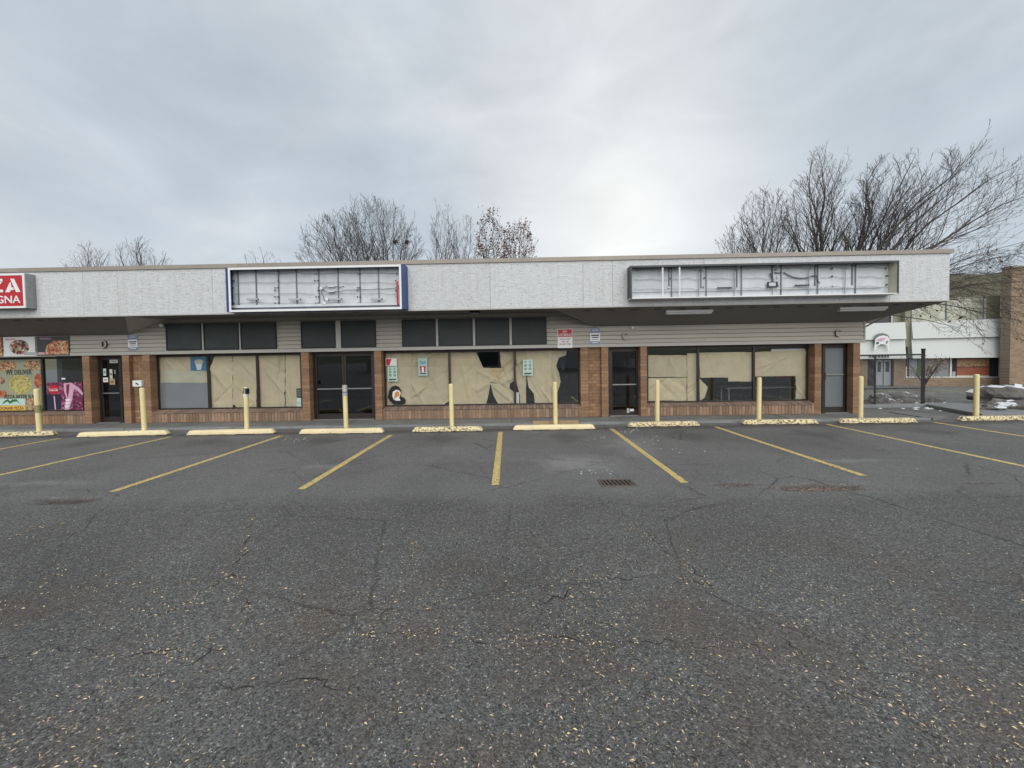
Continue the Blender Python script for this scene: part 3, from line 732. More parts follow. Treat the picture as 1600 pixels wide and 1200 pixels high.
# jamb fillers between frames and piers
for a, b in ((235, 247), (597, 601.5), (1262, 1273)):
    MB().box(XW(a)+.004 if a != 1262 else XW(1262, YP)+.003, XW(b, YP)-.003 if a != 1262 else XW(1273)+.1, YP-.02, YP+.05, 0, ZL-.004).build('jamb', 'brick_mass', B)
def leafdoor(x0, x1, side, pm='glass_dark', rail=.98, lab=None, z1=2.02, yd=YP):
    f_ = .055; z0 = SWZ+.03; mb = MB(); y0, y1 = yd-.022, yd+.022
    mb.box(x0, x1, y0, y1, z0, z0+.14); mb.box(x0, x1, y0, y1, z1-f_, z1); mb.box(x0, x0+f_, y0, y1, z0+.14, z1-f_); mb.box(x1-f_, x1, y0, y1, z0+.14, z1-f_)
    d = mb.build('door', 'bronze', B)
    if lab: d['label'] = lab
    MB().box(x0+f_, x1-f_, yd-.004, yd+.004, z0+.141, z1-f_-.001).build('pane', pm, d)
    MB().box(x0+f_+.002, x1-f_-.002, yd-.045, yd-.012, rail-.016, rail+.016).build('push_bar', 'alum', d)
    hx_ = x1-f_/2 if side > 0 else x0+f_/2
    MB().box(hx_-.022, hx_+.022, yd-.05, yd-.023, rail-.14, rail+.07).build('handle', 'bronze', d)
    return d
def doorframe(x0, x1, yd=YP):
    mb = MB(); y0, y1 = yd-.05, yd+.05
    mb.box(x0, x0+.045, y0, y1, 0, ZL-.005); mb.box(x1-.045, x1, y0, y1, 0, ZL-.005); mb.box(x0+.045, x1-.045, y0, y1, 2.03, ZL-.005)
    mb.build('door_frame', 'bronze', B)
    MB().box(x0, x1, y0-.12, y1, 0, SWZ+.022).build('threshold', 'alum', B)
# pizza shop door
x0, x1 = XW(158, YP), XW(193, YP); doorframe(x0-.02, x1); leafdoor(x0+.03, x1-.05, -1, rail=.95, lab='dark glass door covered in small stickers')
MB().box(XW(141), x0-.03, YP+.0, YP+.1, 0, ZL-.01).build('jamb', 'brick_mass', B)
# double door
x0, x1 = XW(491, YP), XW(586.5, YP); doorframe(x0, x1); xm = (x0+x1)/2
leafdoor(x0+.05, xm-.006, 1); leafdoor(xm+.006, x1-.05, -1)
MB().box(XW(483.5), x0-.003, YP, YP+.1, 0, ZL-.01).build('jamb', 'bronze', B)
# single door by the middle piers
x0, x1 = XW(951, YP), XW(1001, YP); doorframe(x0, x1); leafdoor(x0+.05, x1-.08, 1)
# grey door at the right end
x0, x1 = XW(1283, YP), XW(1322, YP)+.02; doorframe(x0, x1); d = leafdoor(x0+.05, x1-.06, -1, pm='doorgrey_dark', rail=1.18, lab='grey panelled door at the right end')
MB().box(x1+.003, XR-.2, YP, YP+.1, 0, ZL-.01).build('jamb', 'brick_mass', B)

# ------------------------------------------------------------------ window coverings (px outlines unprojected on the window plane)
def sheet(pts, label, m='paper', depth=.05, amp=.010, seed=1, name='paper_sheet', cat='paper', group='brown paper taped behind the shop windows', folds=3, res=.011):
    y = YP+depth; pg = [W(p[0], p[1], y) for p in pts]
    ax, bx = min(p[0] for p in pg), max(p[0] for p in pg); az, bz = min(p[1] for p in pg), max(p[1] for p in pg)
    nx_, nz_ = max(2, int((bx-ax)/res)), max(2, int((bz-az)/res)); rr = random.Random(seed)
    fl = [(rr.uniform(ax, bx), rr.uniform(az, bz), rr.uniform(-1.3, 1.3), rr.uniform(.03, .08), rr.uniform(.5, 1.)) for _ in range(folds)]
    me = bpy.data.meshes.new(name); vs = []; fs = []
    def dsp(x, z):
        q = amp*(noise.noise(Vector((x*2.2, z*1.4, seed)))+.4*noise.noise(Vector((x*7, z*5, seed))))
        for fx, fz, an, wd, st in fl:
            d_ = (x-fx)*math.cos(an)+(z-fz)*math.sin(an); l_ = -(x-fx)*math.sin(an)+(z-fz)*math.cos(an)
            q += amp*2.6*st*math.exp(-(d_/wd)**2)*math.exp(-(l_/.6)**2)*(1 if st > .7 else -1)
        return min(q*1.3, depth-.009)
    for j in range(nz_+1):
        for i in range(nx_+1):
            x, z = ax+(bx-ax)*i/nx_, az+(bz-az)*j/nz_; vs.append((x, y-dsp(x, z)+.0, z))
    for j in range(nz_):
        for i in range(nx_):
            if inside((ax+(bx-ax)*(i+.5)/nx_, az+(bz-az)*(j+.5)/nz_), pg):
                fs.append((j*(nx_+1)+i, j*(nx_+1)+i+1, (j+1)*(nx_+1)+i+1, (j+1)*(nx_+1)+i))
    cx_ = (ax+bx)/2; lc = Vector((cx_, y, az))
    me.from_pydata([Vector(v)-lc for v in vs], [], fs); me.materials.append(M[m]); me.polygons.foreach_set('use_smooth', [True]*len(me.polygons))
    o = bpy.data.objects.new(name, me); C.objects.link(o); o.location = lc
    bm = bmesh.new(); bm.from_mesh(me); bmesh.ops.delete(bm, geom=[v for v in bm.verts if not v.link_faces], context='VERTS'); bm.to_mesh(me); bm.free()
    tag(o, label, cat, group); return o
def rc(a, b, c_, d): return [(a, c_), (b, c_), (b, d), (a, d)]
sheet(rc(248, 326, 553, 601), 'yellowish paper across the top of the window with the grey film', seed=1)
sheet(rc(251, 321, 579, 598), 'pale cream paper band just above the grey window film', 'paper_light', .035, .003, 2, folds=1)
sheet(rc(249, 326, 598, 641), 'flat grey film covering the lower half of the leftmost papered window', 'film', .02, .0, 3, 'window_film', 'window film', folds=0, group='coverings')
sheet([(336, 553), (363, 553), (364, 641), (331, 641), (328, 620), (327, 598), (329, 577)], 'curved brown paper with a rounded left edge', seed=4, folds=5, amp=.016)
sheet([(364, 553), (402, 553), (402, 641), (371, 641), (368, 634), (364, 632)], 'creased brown paper left of the dark mullion in the middle of the left window', seed=5, folds=6, amp=.018)
sheet([(404, 553), (445, 553), (445, 640), (404, 640)], 'brown paper with a swept fold, just right of the mullion in the left window', seed=6, folds=6, amp=.018)
sheet([(446, 552), (472, 552), (472, 640), (446, 640)], 'narrow brown paper beside the pier left of the double door', seed=7, depth=.06, folds=3, amp=.012)
sheet([(603, 548), (643, 548), (643, 634), (603, 634)], 'brown paper carrying the round black bird sticker', seed=8, folds=2)
sheet([(643, 547), (702, 547), (702, 627), (690, 634), (643, 634)], 'crumpled brown paper carrying the blue poster', seed=9, folds=7, amp=.018, depth=.06)
sheet(rc(704, 744, 547, 633), 'smooth brown paper left of the torn hole with dark glass', seed=10, folds=3)
sheet([(744, 551), (745, 552), (755, 575), (784, 575), (782, 588), (777, 600), (767, 596), (763, 618), (759, 633), (744, 633)], 'torn brown paper whose edge slants along the dark hole in the middle window', seed=11, folds=4, depth=.06, amp=.014)
sheet([(781, 547), (803, 547), (803, 595), (797, 599), (796, 607), (803, 613), (803, 632), (779, 632), (771, 618), (766, 597), (777, 600), (783, 575)], 'wrinkled brown paper with a bite torn from its right edge', 'paper', .055, .020, 12, folds=7)
sheet([(768, 577), (783, 577), (777, 599), (768, 596)], 'folded orange tan paper flap hanging under the dark hole', 'paper_tan', .03, .006, 13, folds=1)
sheet([(806, 547), (822, 547), (822, 630), (813, 631), (812, 616), (807, 598), (806, 590)], 'narrow greenish paper strip right of the second mullion with torn lower left edge', seed=14)
sheet([(822, 547), (862, 547), (862, 631), (836, 631), (834, 615), (826, 605), (823, 586)], 'greenish brown paper with a tall tear at its lower left, behind the green notice', seed=15, depth=.06)
sheet([(862, 546), (886, 546), (884, 555), (873, 559), (869, 572), (874, 585), (876, 597), (871, 614), (866, 606), (866, 631), (862, 631)], 'ragged gathered paper edge next to the bare glass beside the middle pier', seed=16, folds=5, amp=.02)
sheet(rc(806.5, 811, 613, 631), 'pale grey strip standing at the foot of the second mullion', 'white', .04, .0, 17, 'plastic_strip', 'strip', folds=0, group='coverings')
sheet(rc(1011, 1073, 555, 589), 'brown paper patch taped over the upper part of the window right of the middle door', seed=18, depth=.045, folds=4)
sheet(rc(1074, 1089, 552, 626), 'tall narrow paper strip against the mullion right of the middle door', seed=19, depth=.055)
sheet([(1011, 591), (1073, 590), (1073, 626), (1011, 626)], 'lower brown paper with diagonal creases behind the bollard right of the middle door', seed=20, depth=.06, folds=5, amp=.014)
sheet([(1093, 551), (1175, 550), (1175, 596), (1138, 596), (1138, 590), (1093, 590)], 'stepped paper hanging halfway down the right window centre pane', seed=21, folds=3)
sheet([(1093, 591), (1106, 605), (1101, 622), (1094, 626)], 'small pointed torn paper flap at the lower left of the right window centre pane', seed=22, folds=2)
sheet([(1178, 550), (1261, 547), (1261, 587), (1178, 588)], 'wide paper across the top of the rightmost pane', seed=23, folds=3)
sheet([(1243, 587), (1261, 587), (1261, 623), (1243, 623), (1244, 605)], 'vertical paper strip down the right edge of the rightmost pane', seed=24, depth=.06)

# posters and stickers
def flat(name, px, y, m, label=None, cat=None, th=.004, group=None):
    """px = (x0,x1,y0,y1) rectangle on plane y; returns thing and its world rect"""
    x0, z1 = W(px[0], px[2], y); x1, z0 = W(px[1], px[3], y)
    o = MB().box(x0, x1, y, y+th, z0, z1).build(name, m, None, (x0, y, z0)) if label else None
    if label: tag(o, label, cat, group)
    return o, (x0, x1, z0, z1)
def sub(r, u0, u1, v0, v1):
    x0, x1, z0, z1 = r; return (x0+(x1-x0)*u0, x0+(x1-x0)*u1, z0+(z1-z0)*v0, z0+(z1-z0)*v1)
yg = YP-.014
o, r = flat('poster', (297, 322, 556, 579), YP+.012, 'cyan', 'blue poster with a white cup on the leftmost papered window', 'poster')
a = sub(r, .3, .8, .05, .6); poly('print', [(a[0], a[3]), (a[1], a[3]), (a[1]-.06, a[2]), (a[0]+.06, a[2])], YP+.011, 'white', o)
poly('print', ell((a[0]+a[1])/2, a[3], .14, .07), YP+.010, 'paper_light', o)
o, r = flat('notice', (463, 472, 607, 621), yg, 'signdark', 'small dark notice low on the window left of the double door', 'notice')
for k in range(3): a = sub(r, .15, .85, .2+.25*k, .28+.25*k); poly('print', [(a[0], a[2]), (a[1], a[2]), (a[1], a[3]), (a[0], a[3])], yg-.001, 'wirelight', o)
o, r = flat('notice', (463.5, 472, 622, 637), yg, 'mint', 'small pale blue notice below the dark one left of the double door', 'notice')
a = sub(r, .1, .9, .35, .6); poly('print', [(a[0], a[2]), (a[1], a[2]), (a[1], a[3]), (a[0], a[3])], yg-.001, 'teal', o)
o, r = flat('poster', (602.5, 620, 560, 571.5), yg, 'white', 'faded red and white poster at the upper left of the middle window', 'poster')
a = sub(r, .04, .6, .08, .92); poly('print', [(a[0], a[2]), (a[1]-.1, a[2]), (a[1], a[3]), (a[0], a[3])], yg-.001, 'pink', o); poly('print', [(a[0], a[2]), (a[0]+.1, a[2]), (a[0]+.16, a[3]), (a[0], a[3])], yg-.003, 'red', o)
def icons(o, r):
    for j in range(3):
        for i in range(2):
            u, v_ = .27+.46*i, .86-.22*j; a = sub(r, u-.14, u+.14, v_-.075, v_+.075); cx_, cz_ = (a[0]+a[1])/2, (a[2]+a[3])/2; rr_ = (a[1]-a[0])/2
            if j == 0:
                for s in (1, -1): poly('icon', [(cx_-rr_*.8, cz_-s*rr_*.8), (cx_-rr_*.5, cz_-s*rr_*.9), (cx_+rr_*.8, cz_+s*rr_*.8), (cx_+rr_*.5, cz_+s*rr_*.9)], yg-.001-.0005*s, 'darkgrey', o, .001)
            else:
                poly('icon', ell(cx_, cz_, rr_, rr_, 14), yg-.001, 'darkgrey', o, .001); poly('icon', ell(cx_, cz_, rr_*.62, rr_*.62, 12), yg-.003, 'mint', o, .001)
                poly('icon', ell(cx_, cz_, rr_*.3, rr_*.3, 8), yg-.005, 'signdark', o, .001)
    a = sub(r, .12, .88, .10, .19); poly('print', [(a[0], a[2]), (a[1], a[2]), (a[1], a[3]), (a[0], a[3])], yg-.001, 'signdark', o, .001)
    a = sub(r, .12, .7, .03, .06); poly('print', [(a[0], a[2]), (a[1], a[2]), (a[1], a[3]), (a[0], a[3])], yg-.001, 'darkgrey', o, .001)
o, r = flat('notice', (605.5, 621, 573, 596), yg, 'mint', 'pale notice with rows of round icons, above the black bird sticker', 'notice'); icons(o, r)
o, r = flat('notice', (817, 832.5, 562, 587), yg, 'mint', 'pale green notice with rows of round icons on the greenish paper', 'notice'); icons(o, r)
o, r = flat('poster', (653, 668, 560, 587), yg, 'teal', 'light blue poster with a red glass, in the middle of the crumpled paper', 'poster')
a = sub(r, .25, .75, .2, .55); poly('print', [(a[0], a[2]), (a[1], a[2]), (a[1]+.02, a[3]), (a[0]-.02, a[3])], yg-.001, 'red', o); a = sub(r, .4, .62, .2, .5); poly('print', [(a[0], a[2]), (a[1], a[2]), (a[1], a[3]), (a[0], a[3])], yg-.004, 'white', o)
a = sub(r, .2, .85, .68, .86); text('lettering', 'Slush', a[0], a[1], a[2], a[3], yg-.001, 'cyan', o)
a = sub(r, .2, .85, .1, .16); poly('print', [(a[0], a[2]), (a[1], a[2]), (a[1], a[3]), (a[0], a[3])], yg-.001, 'darkgrey', o)
# plain bird sticker
q = lambda px, py: W(px, py, yg)
bx, bz = q(617, 617)
st = MB().slab([(*(q(*p)[:1]), yg, q(*p)[1]) for p in ((606, 621), (608, 610), (612, 604), (618, 602), (624, 605), (627, 611), (625, 617), (627, 620), (631, 621), (634, 625), (633, 630), (628, 632), (616, 632), (613, 630), (609, 626))], (0, -1, 0), .003).build('window_sticker', 'black', None, (bx, yg, bz))
tag(st, 'round black sticker of a white faced bird with an orange beak', 'sticker')
poly('sticker_face', [q(*p) for p in ((613, 618), (614, 612), (619, 609), (624, 610), (626, 614), (624, 621), (625, 626), (620, 626), (615, 624))], yg-.0035, 'white', st)
poly('sticker_beak', [q(*p) for p in ((617, 614), (621, 611), (624, 613), (624, 618), (618, 622), (616, 625))], yg-.0075, 'orange', st)
poly('sticker_neck', [q(*p) for p in ((618, 622), (624, 621), (626, 626), (618, 626))], yg-.0075, 'white', st)
# white patch reflections are not painted; a bright strip of bare board shows above the right pane paper
flat('plastic_strip', (1205, 1258.5, 545.5, 549.5), YP+.07, 'white', 'bright white strip showing above the paper of the rightmost pane', 'strip')
# interior pieces seen through the bare glass
rx, _ = W(1232, 595, 14.); o = MB().box(rx-.42, rx+.32, 14, 14.1, 1.0, 1.6).build('display_panel', 'red', None, (rx, 14, 1.0)); tag(o, 'dark red panel standing inside the rightmost window', 'panel')
rx, _ = W(1190, 610, 13.6)
tb = empty('table', (rx, 13.6, .05), 'low table with pale top seen inside the right window', 'table')
MB().box(rx-1.2, rx+1.0, 13.5, 14.1, .70, .735).build('table_top', 'lampwhite', tb)
for s in (-1.1, .9):
    for yy in (13.55, 14.05): MB().box(rx+s-.02, rx+s+.02, yy-.02, yy+.02, .054, .70).build('leg', 'alum', tb)
# blinds inside the middle door
x0, x1 = XW(955, 12.6), XW(992, 12.6)
bl = empty('blind', (x0, 12.6, 1.1), 'hanging vertical blind slats behind the middle glass door', 'blind')
for k in range(9):
    xx = x0+.05+k*(x1-x0-.1)/8; zb = 1.25+.1*math.sin(k*2.3)
    MB().slab([(xx-.03, 12.6, zb), (xx+.02, 12.63, zb), (xx+.02+.02*math.sin(k), 12.63, 2.0), (xx-.03, 12.6, 2.0)], (0, 1, 0), .003).build('slat', 'wirelight', bl)
o, r = flat('sticker', (979.5, 983.5, 638, 645), YP-.027, 'lampwhite', 'small square white sticker at the foot of the middle door', 'sticker')
o, r = flat('sticker', (984.5, 990.5, 639, 642.5), YP-.027, 'white', 'small oblong white sticker at the foot of the middle door', 'sticker')
# pizza shop door stickers
for px, mt, lb in (((161, 166, 576, 587), 'mint', 'pale green slip on the pizza shop door'), ((171, 176, 577, 592), 'paper_light', 'cream slip with black print on the pizza shop door'), ((161, 169, 590, 597), 'white', 'round white card on the pizza shop door'),
                   ((171, 180, 592, 601), 'wood', 'brown picture card on the pizza shop door'), ((171, 184, 562, 567), 'lampwhite', 'white open placard high on the pizza shop door'), ((178, 181, 578, 584), 'wirelight', 'thin grey slip on the pizza shop door')):
    o, r = flat('sticker', px, YP-.03, mt, lb, 'sticker')
    a = sub(r, .2, .8, .4, .6); poly('print', [(a[0], a[2]), (a[1], a[2]), (a[1], a[3]), (a[0], a[3])], YP-.031, 'signdark', o, .001)
# pizza shop posters
yp = YP-.02
o, r = flat('window_poster', (-60, 65.5, 561, 641), yp, 'mint', 'large pale pizza shop poster of dishes reading WE DELIVER', 'poster', th=.006)
o.data.materials[0] = mat('poster_ground', (.34, .36, .26), .5, var=.6, vscale=3, vcol=(.26, .26, .16))
P_ = lambda px, py: W(px, py, yp)
def disc(px, py, rx, rz, m, o, y, n=24):
    x, z = P_(px, py); poly('picture', ell(x, z, rx, rz, n), y, m, o, .002)
disc(32, 601, .36, .30, 'food_pie', o, yp-.001); disc(10, 572, .32, .16, 'food_mixed', o, yp-.001); disc(52, 571, .30, .15, 'food_mixed', o, yp-.0035); disc(60, 595, .13, .22, 'food_wings', o, yp-.004)
disc(4, 615, .14, .10, 'food_wings', o, yp-.0035); disc(2, 595, .12, .1, 'food_mixed', o, yp-.0035)
x0, z1 = P_(9, 578); x1, z0 = P_(50, 585); text('lettering', 'WE DELIVER', x0, x1, z0, z1, yp-.006, 'signdark', o, .002)
x0, z1 = P_(7, 617); x1, z0 = P_(56, 622.5); text('lettering', 'PIZZA AFTER SUN', x0, x1, z0, z1, yp-.006, 'signdark', o, .002)
def rectp(px, m, o, y): x0, z1 = P_(px[0], px[2]); x1, z0 = P_(px[1], px[3]); poly('picture', [(x0, z0), (x1, z0), (x1, z1), (x0, z1)], y, m, o, .002); return (x0, x1, z0, z1)
rectp((-6, 40, 623, 633), 'mint', o, yp-.004); rr_ = rectp((-6, 40, 634, 641), 'yellow', o, yp-.004); rectp((41, 56, 622, 641), 'food_mixed', o, yp-.0045); rectp((57, 65.3, 620, 641), 'yellow', o, yp-.004)
poly('picture', [P_(3, 632), P_(8, 626), P_(13, 623.5), P_(16, 627), P_(20, 624), P_(26, 623.5), P_(33, 632), P_(27, 627), P_(21, 628), P_(16, 631), P_(12, 627)], yp-.007, 'green', o, .002)
x0, z1 = P_(0, 635.5); x1, z0 = P_(38, 640); text('lettering', 'DONAIR PIZZA', x0, x1, z0, z1, yp-.007, 'maroon', o, .002)
# cola poster
o, r = flat('window_poster', (73, 130, 598, 641), yp, 'cola_crowd', 'dark purple soft drink poster with a red round emblem and a cup', 'poster', th=.006)
rectp((73, 96, 616, 640), 'navy', o, yp-.001)
disc(84, 609, .16, .15, 'red', o, yp-.004)
x0, z1 = P_(77, 606.5); x1, z0 = P_(91, 611); text('lettering', 'Coca-Cola', x0, x1, z0, z1, yp-.007, 'white', o, .002)
poly('picture', [P_(*p) for p in ((100, 599), (112, 598), (118, 602), (115, 612), (113, 625), (108, 640), (101, 640), (104, 622), (100, 610))], yp-.004, 'pink', o, .002)
poly('picture', [P_(*p) for p in ((104, 601), (109, 600), (108, 612), (106, 622), (104, 612))], yp-.0065, 'maroon', o, .002)
for k in range(3): poly('picture', [P_(*p) for p in ((102-k*.5, 624+k*5), (111-k, 623+k*5), (110-k, 626+k*5), (104-k*.5, 627+k*5))], yp-.0068, 'white', o, .002)
poly('picture', [P_(*p) for p in ((114, 600), (124, 606), (130, 614), (129, 618), (121, 610), (114, 606))], yp-.0045, 'pink', o, .002)
poly('picture', [P_(*p) for p in ((84, 619), (86, 619), (88, 640), (86, 640))], yp-.004, 'pink', o, .002)
flat('sticker', (96, 102, 590.5, 593), yp, 'white', 'tiny white label above the purple drink poster', 'sticker')
# banner pictures over the pizza window
yb = 11.955
for px, m, lb in (((-50, 3.5, 528, 557), 'food_pizza', 'food banner cut off by the left edge of the picture'), ((5, 55.5, 527, 556), 'white', 'banner with a plate of salad on white'), ((57, 108.5, 526, 555), 'darkgrey', 'dark banner with a pepperoni pizza')):
    o, r = flat('food_banner', px, yb, m, lb, 'banner', th=.012, group='food banners over the pizza shop window')
    x0, x1, z0, z1 = r; cx_ = (x0+x1)/2
    if m == 'white':
        poly('picture', ell(cx_, (z0+z1)/2-.02, .30, .22), yb-.001, 'food_salad', o); poly('picture', [(x0+.6, z0+.03), (x1-.02, z0+.03), (x1-.02, z0+.11), (x0+.6, z0+.11)], yb-.005, 'lampwhite', o)
        text('lettering', 'SALADS', x0+.06, x0+.36, z1-.09, z1-.04, yb-.001, 'red', o, .002)
    elif m == 'darkgrey':
        poly('picture', [(x0+.22, z0+.03), (x1-.02, z0+.03), (x1-.02, z1-.14), (x0+.55, z1-.12), (x0+.3, z0+.3)], yb-.001, 'food_pizza', o); poly('picture', [(x0+.02, z0+.03), (x0+.22, z0+.03), (x0+.22, z0+.1), (x0+.02, z0+.1)], yb-.001, 'pink', o)
        text('lettering', 'PIZZA', x0+.1, x0+.45, z1-.09, z1-.04, yb-.001, 'pink', o, .002)

# ------------------------------------------------------------------ wall signs, lamps, letters
ys_ = 11.962
def wall_sign(px, label, cat='sign'):
    return flat('wall_sign', px, ys_, 'white', label, cat, th=.012)
o, r = wall_sign((871, 894.5, 514, 543.5), 'red and white NO LOITERING sign on the siding above the bare glass')
a = sub(r, .04, .96, .58, .97); poly('sign_panel', [(a[0], a[2]), (a[1], a[2]), (a[1], a[3]), (a[0], a[3])], ys_-.001, 'red', o, .002)
for t_, b in (('NO', (.36, .64, .80, .92)), ('LOITERING', (.08, .92, .63, .75))): a = sub(r, *b); text('lettering', t_, *a, ys_-.0035, 'white', o, .002)
for t_, b in (('VIOLATORS', (.14, .86, .42, .50)), ('WILL BE', (.25, .75, .29, .37)), ('PROSECUTED', (.1, .9, .15, .24))): a = sub(r, *b); text('lettering', t_, *a, ys_-.001, 'maroon', o, .002)
for px, lb in (((922, 937.5, 513, 538), 'blue and white notice sign left of the letter C over the middle piers'), ((199.5, 215, 524, 547), 'blue and white notice sign over the pizza shop door')):
    o, r = wall_sign(px, lb)
    for b in ((.0, 1, .70, 1.), (.0, 1., 0., .2)): a = sub(r, *b); poly('sign_panel', [(a[0]+.004, a[2]+.003), (a[1]-.004, a[2]+.003), (a[1]-.004, a[3]-.003), (a[0]+.004, a[3]-.003)], ys_-.001, 'signblue', o, .002)
    for t_, b in (('NOTICE', (.18, .82, .82, .92)),): a = sub(r, *b); text('lettering', t_, *a, ys_-.0035, 'white', o, .001)
    for b in ((.1, .9, .52, .60), (.2, .85, .40, .46), (.15, .85, .28, .31)): a = sub(r, *b); poly('print', [(a[0], a[2]), (a[1], a[2]), (a[1], a[3]), (a[0], a[3])], ys_-.001, 'navy', o, .001)
    a = sub(r, .15, .85, .08, .13); poly('print', [(a[0], a[2]), (a[1], a[2]), (a[1], a[3]), (a[0], a[3])], ys_-.0035, 'white', o, .001)
def unit_letter(px, ch_, lb):
    x0, z1 = W(px[0], px[2], 11.9); x1, z0 = W(px[1], px[3], 11.9)
    e_ = empty('unit_letter', (x0, 11.97, z0), lb, 'letter')
    text('letter_face', ch_, x0, x1, z0, z1, 11.925, 'siding', e_, .008)
    text('letter_return', ch_, x0, x1, z0, z1, 11.972, 'letter', e_, .046)
unit_letter((155.5, 165, 532, 543.5), 'D', 'raised letter D on the siding above the pizza shop door')
unit_letter((973, 981, 519.5, 530.5), 'C', 'raised letter C on the siding above the middle door')
unit_letter((1307, 1316, 514.5, 526), 'C', 'raised letter C on the siding above the right end door')
def soffit_light(px, label, h=.06):
    # fixtures are screwed on the soffit just behind the fascia
    y = YF+.34; x0, _ = W(px[0], px[2], y); x1, _ = W(px[1], px[2], y)
    zs = ZH-.008-(ZH-ZLOW)*(y-YF)/1.22
    e_ = empty('soffit_light', ((x0+x1)/2, y, zs), label, 'light fixture', 'light fixtures under the soffit')
    MB().box(x0, x1, y-.09, y+.09, zs-.02, zs+.05).build('fixture_base', 'lampwhite', e_)
    MB().box(x0+.02, x1-.02, y-.07, y+.07, zs-.07, zs-.021).build('diffuser', 'lampwhite', e_, bevel=.015)
soffit_light((1039, 1112, 480), 'long white light fixture under the left part of the empty grey sign')
soffit_light((1309, 1383, 476), 'long white light fixture near the right end of the soffit')
x, z = W(742, 492, 11.3); e_ = empty('soffit_light', (x, 11.3, ZH), 'small boxy lamp under the soffit above the middle window', 'light fixture', 'light fixtures under the soffit')
MB().box(x-.13, x+.13, 11.2, 11.4, ZH-.03, ZH+.011).build('fixture_base', 'dark', e_); MB().box(x-.11, x+.11, 11.22, 11.38, ZH-.09, ZH-.031).build('diffuser', 'rib', e_, bevel=.01)
x, z = W(253, 508, 11.9); e_ = empty('security_lamp', (x, 12., z), 'small round white lamp at the top left of the upper windows', 'lamp')
MB().tube([(x, 11.98, z), (x, 11.9, z)], .035, 10).build('lamp_base', 'alum', e_); MB().tube([(x, 11.9, z), (x, 11.875, z), (x, 11.84, z)], [.05, .06, .035], 12).build('lamp_globe', 'white', e_)
x, z = W(988, 511, 11.95); tag(MB().tube([(x, 11.98, z-.01), (x, 11.93, z-.02), (x, 11.90, z-.03)], [.03, .045, .02], 10).build('door_sensor', 'white', None, (x, 11.98, z)), 'tiny white dome sensor above the raised letter C over the middle door', 'sensor')
# box on the pier by the pizza door
x0, z1 = W(209, 594.5, 11.98); x1, z0 = W(223.5, 604, 11.98)
e_ = empty('mail_box', (x0, 12, z0), 'small white metal box with a black mark behind the second bollard', 'box')
MB().box(x0, x1, 11.93, 12.11, z0, z1).build('box_body', 'white', e_, bevel=.008); poly('print', [(x0+.08, z0+.09), (x0+.13, z0+.12), (x0+.2, z0+.07), (x0+.17, z0+.05), (x0+.12, z0+.075)], 11.929, 'black', e_)

# ------------------------------------------------------------------ sign cabinets on the fascia
def cabinet(px, depth, label, shell, rimm):
    x0, z1 = W(px[0], (px[2]), YF-depth); x1, z0 = W(px[1], px[3], YF-depth)
    e_ = empty('sign_cabinet', ((x0+x1)/2, YF, z0), label, 'sign box'); return e_, x0, x1, z0, z1
# blue cabinet (empty)
dp = .28
_, zt = W(500, 416, YF-dp); _, zb = W(500, 485, YF-dp)
x0, x1 = XW(353.5, YF-dp, 450), XW(633, YF-dp, 450)
e_ = empty('sign_cabinet', ((x0+x1)/2, YF, zb), 'empty blue sign box with white rim and torn out wiring', 'sign box')
t_ = .02
mb = MB(); mb.box(x0, x1, YF-dp, YF-.002, zt-t_, zt); mb.box(x0, x1, YF-dp, YF-.002, zb, zb+t_); mb.box(x0, x0+t_, YF-dp, YF-.002, zb+t_, zt-t_); mb.box(x1-t_, x1, YF-dp, YF-.002, zb+t_, zt-t_)
mb.build('cabinet_shell', 'blue', e_)
mb = MB(); a0, a1, b0, b1 = x0+.07, x1-.09, zb+.0, zt-.0
mb.box(x0, a0, YF-dp-.012, YF-dp-.001, zb, zt); mb.box(a1, x1, YF-dp-.012, YF-dp-.001, zb, zt); mb.build('side_flange', 'blue', e_)
mb = MB(); rw = .05
mb.box(a0+.001, a1-.001, YF-dp-.02, YF-dp-.001, zt-rw, zt+.004); mb.box(a0+.001, a1-.001, YF-dp-.02, YF-dp-.001, zb-.004, zb+rw); mb.box(a0+.001, a0+rw, YF-dp-.02, YF-dp-.001, zb+rw, zt-rw); mb.box(a1-rw, a1-.001, YF-dp-.02, YF-dp-.001, zb+rw, zt-rw)
mb.build('rim', 'white', e_)
yb_ = YF-.06
rl2 = random.Random(12)
mull_x = [XW(p, yb_, 450) for p in (373, 401, 436, 464, 499, 529, 563, 592)]
ed = [x0+t_]+mull_x+[x1-t_]
for a, b in zip(ed, ed[1:]): MB().box(a+.002, b-.002, yb_, yb_+.02, zb+.17, zt-t_-.001).build('back_panel', 'traywhite', e_); MB().box(a+.002, b-.002, yb_+.004, yb_+.02, zb+t_+.001, zb+.165).build('back_panel', 'traywhite', e_)
for x in mull_x: MB().box(x-.011, x+.011, yb_-.03, yb_-.001, zb+.20, zt-t_).build('rib', 'rib', e_)
MB().box(x0+t_, x1-t_, yb_-.09, yb_-.032, zb+.12, zb+.19).build('tray', 'traywhite', e_)
def wire(e_, pts, m='wire', r=.006, jitter=.008):
    P2 = []
    for a, b in zip(pts, pts[1:]):
        for k in range(8): q_ = Vector(a).lerp(Vector(b), k/8); q_.z += jitter*rl2.uniform(-1, 1)-.012*math.sin(k/8*math.pi); P2.append(q_)
    P2.append(Vector(pts[-1])); MB().tube(P2, r, 4).build('cable', m, e_)
cab = lambda px, py: (XW(px, yb_, py), yb_-.04, W(px, py, yb_)[1])
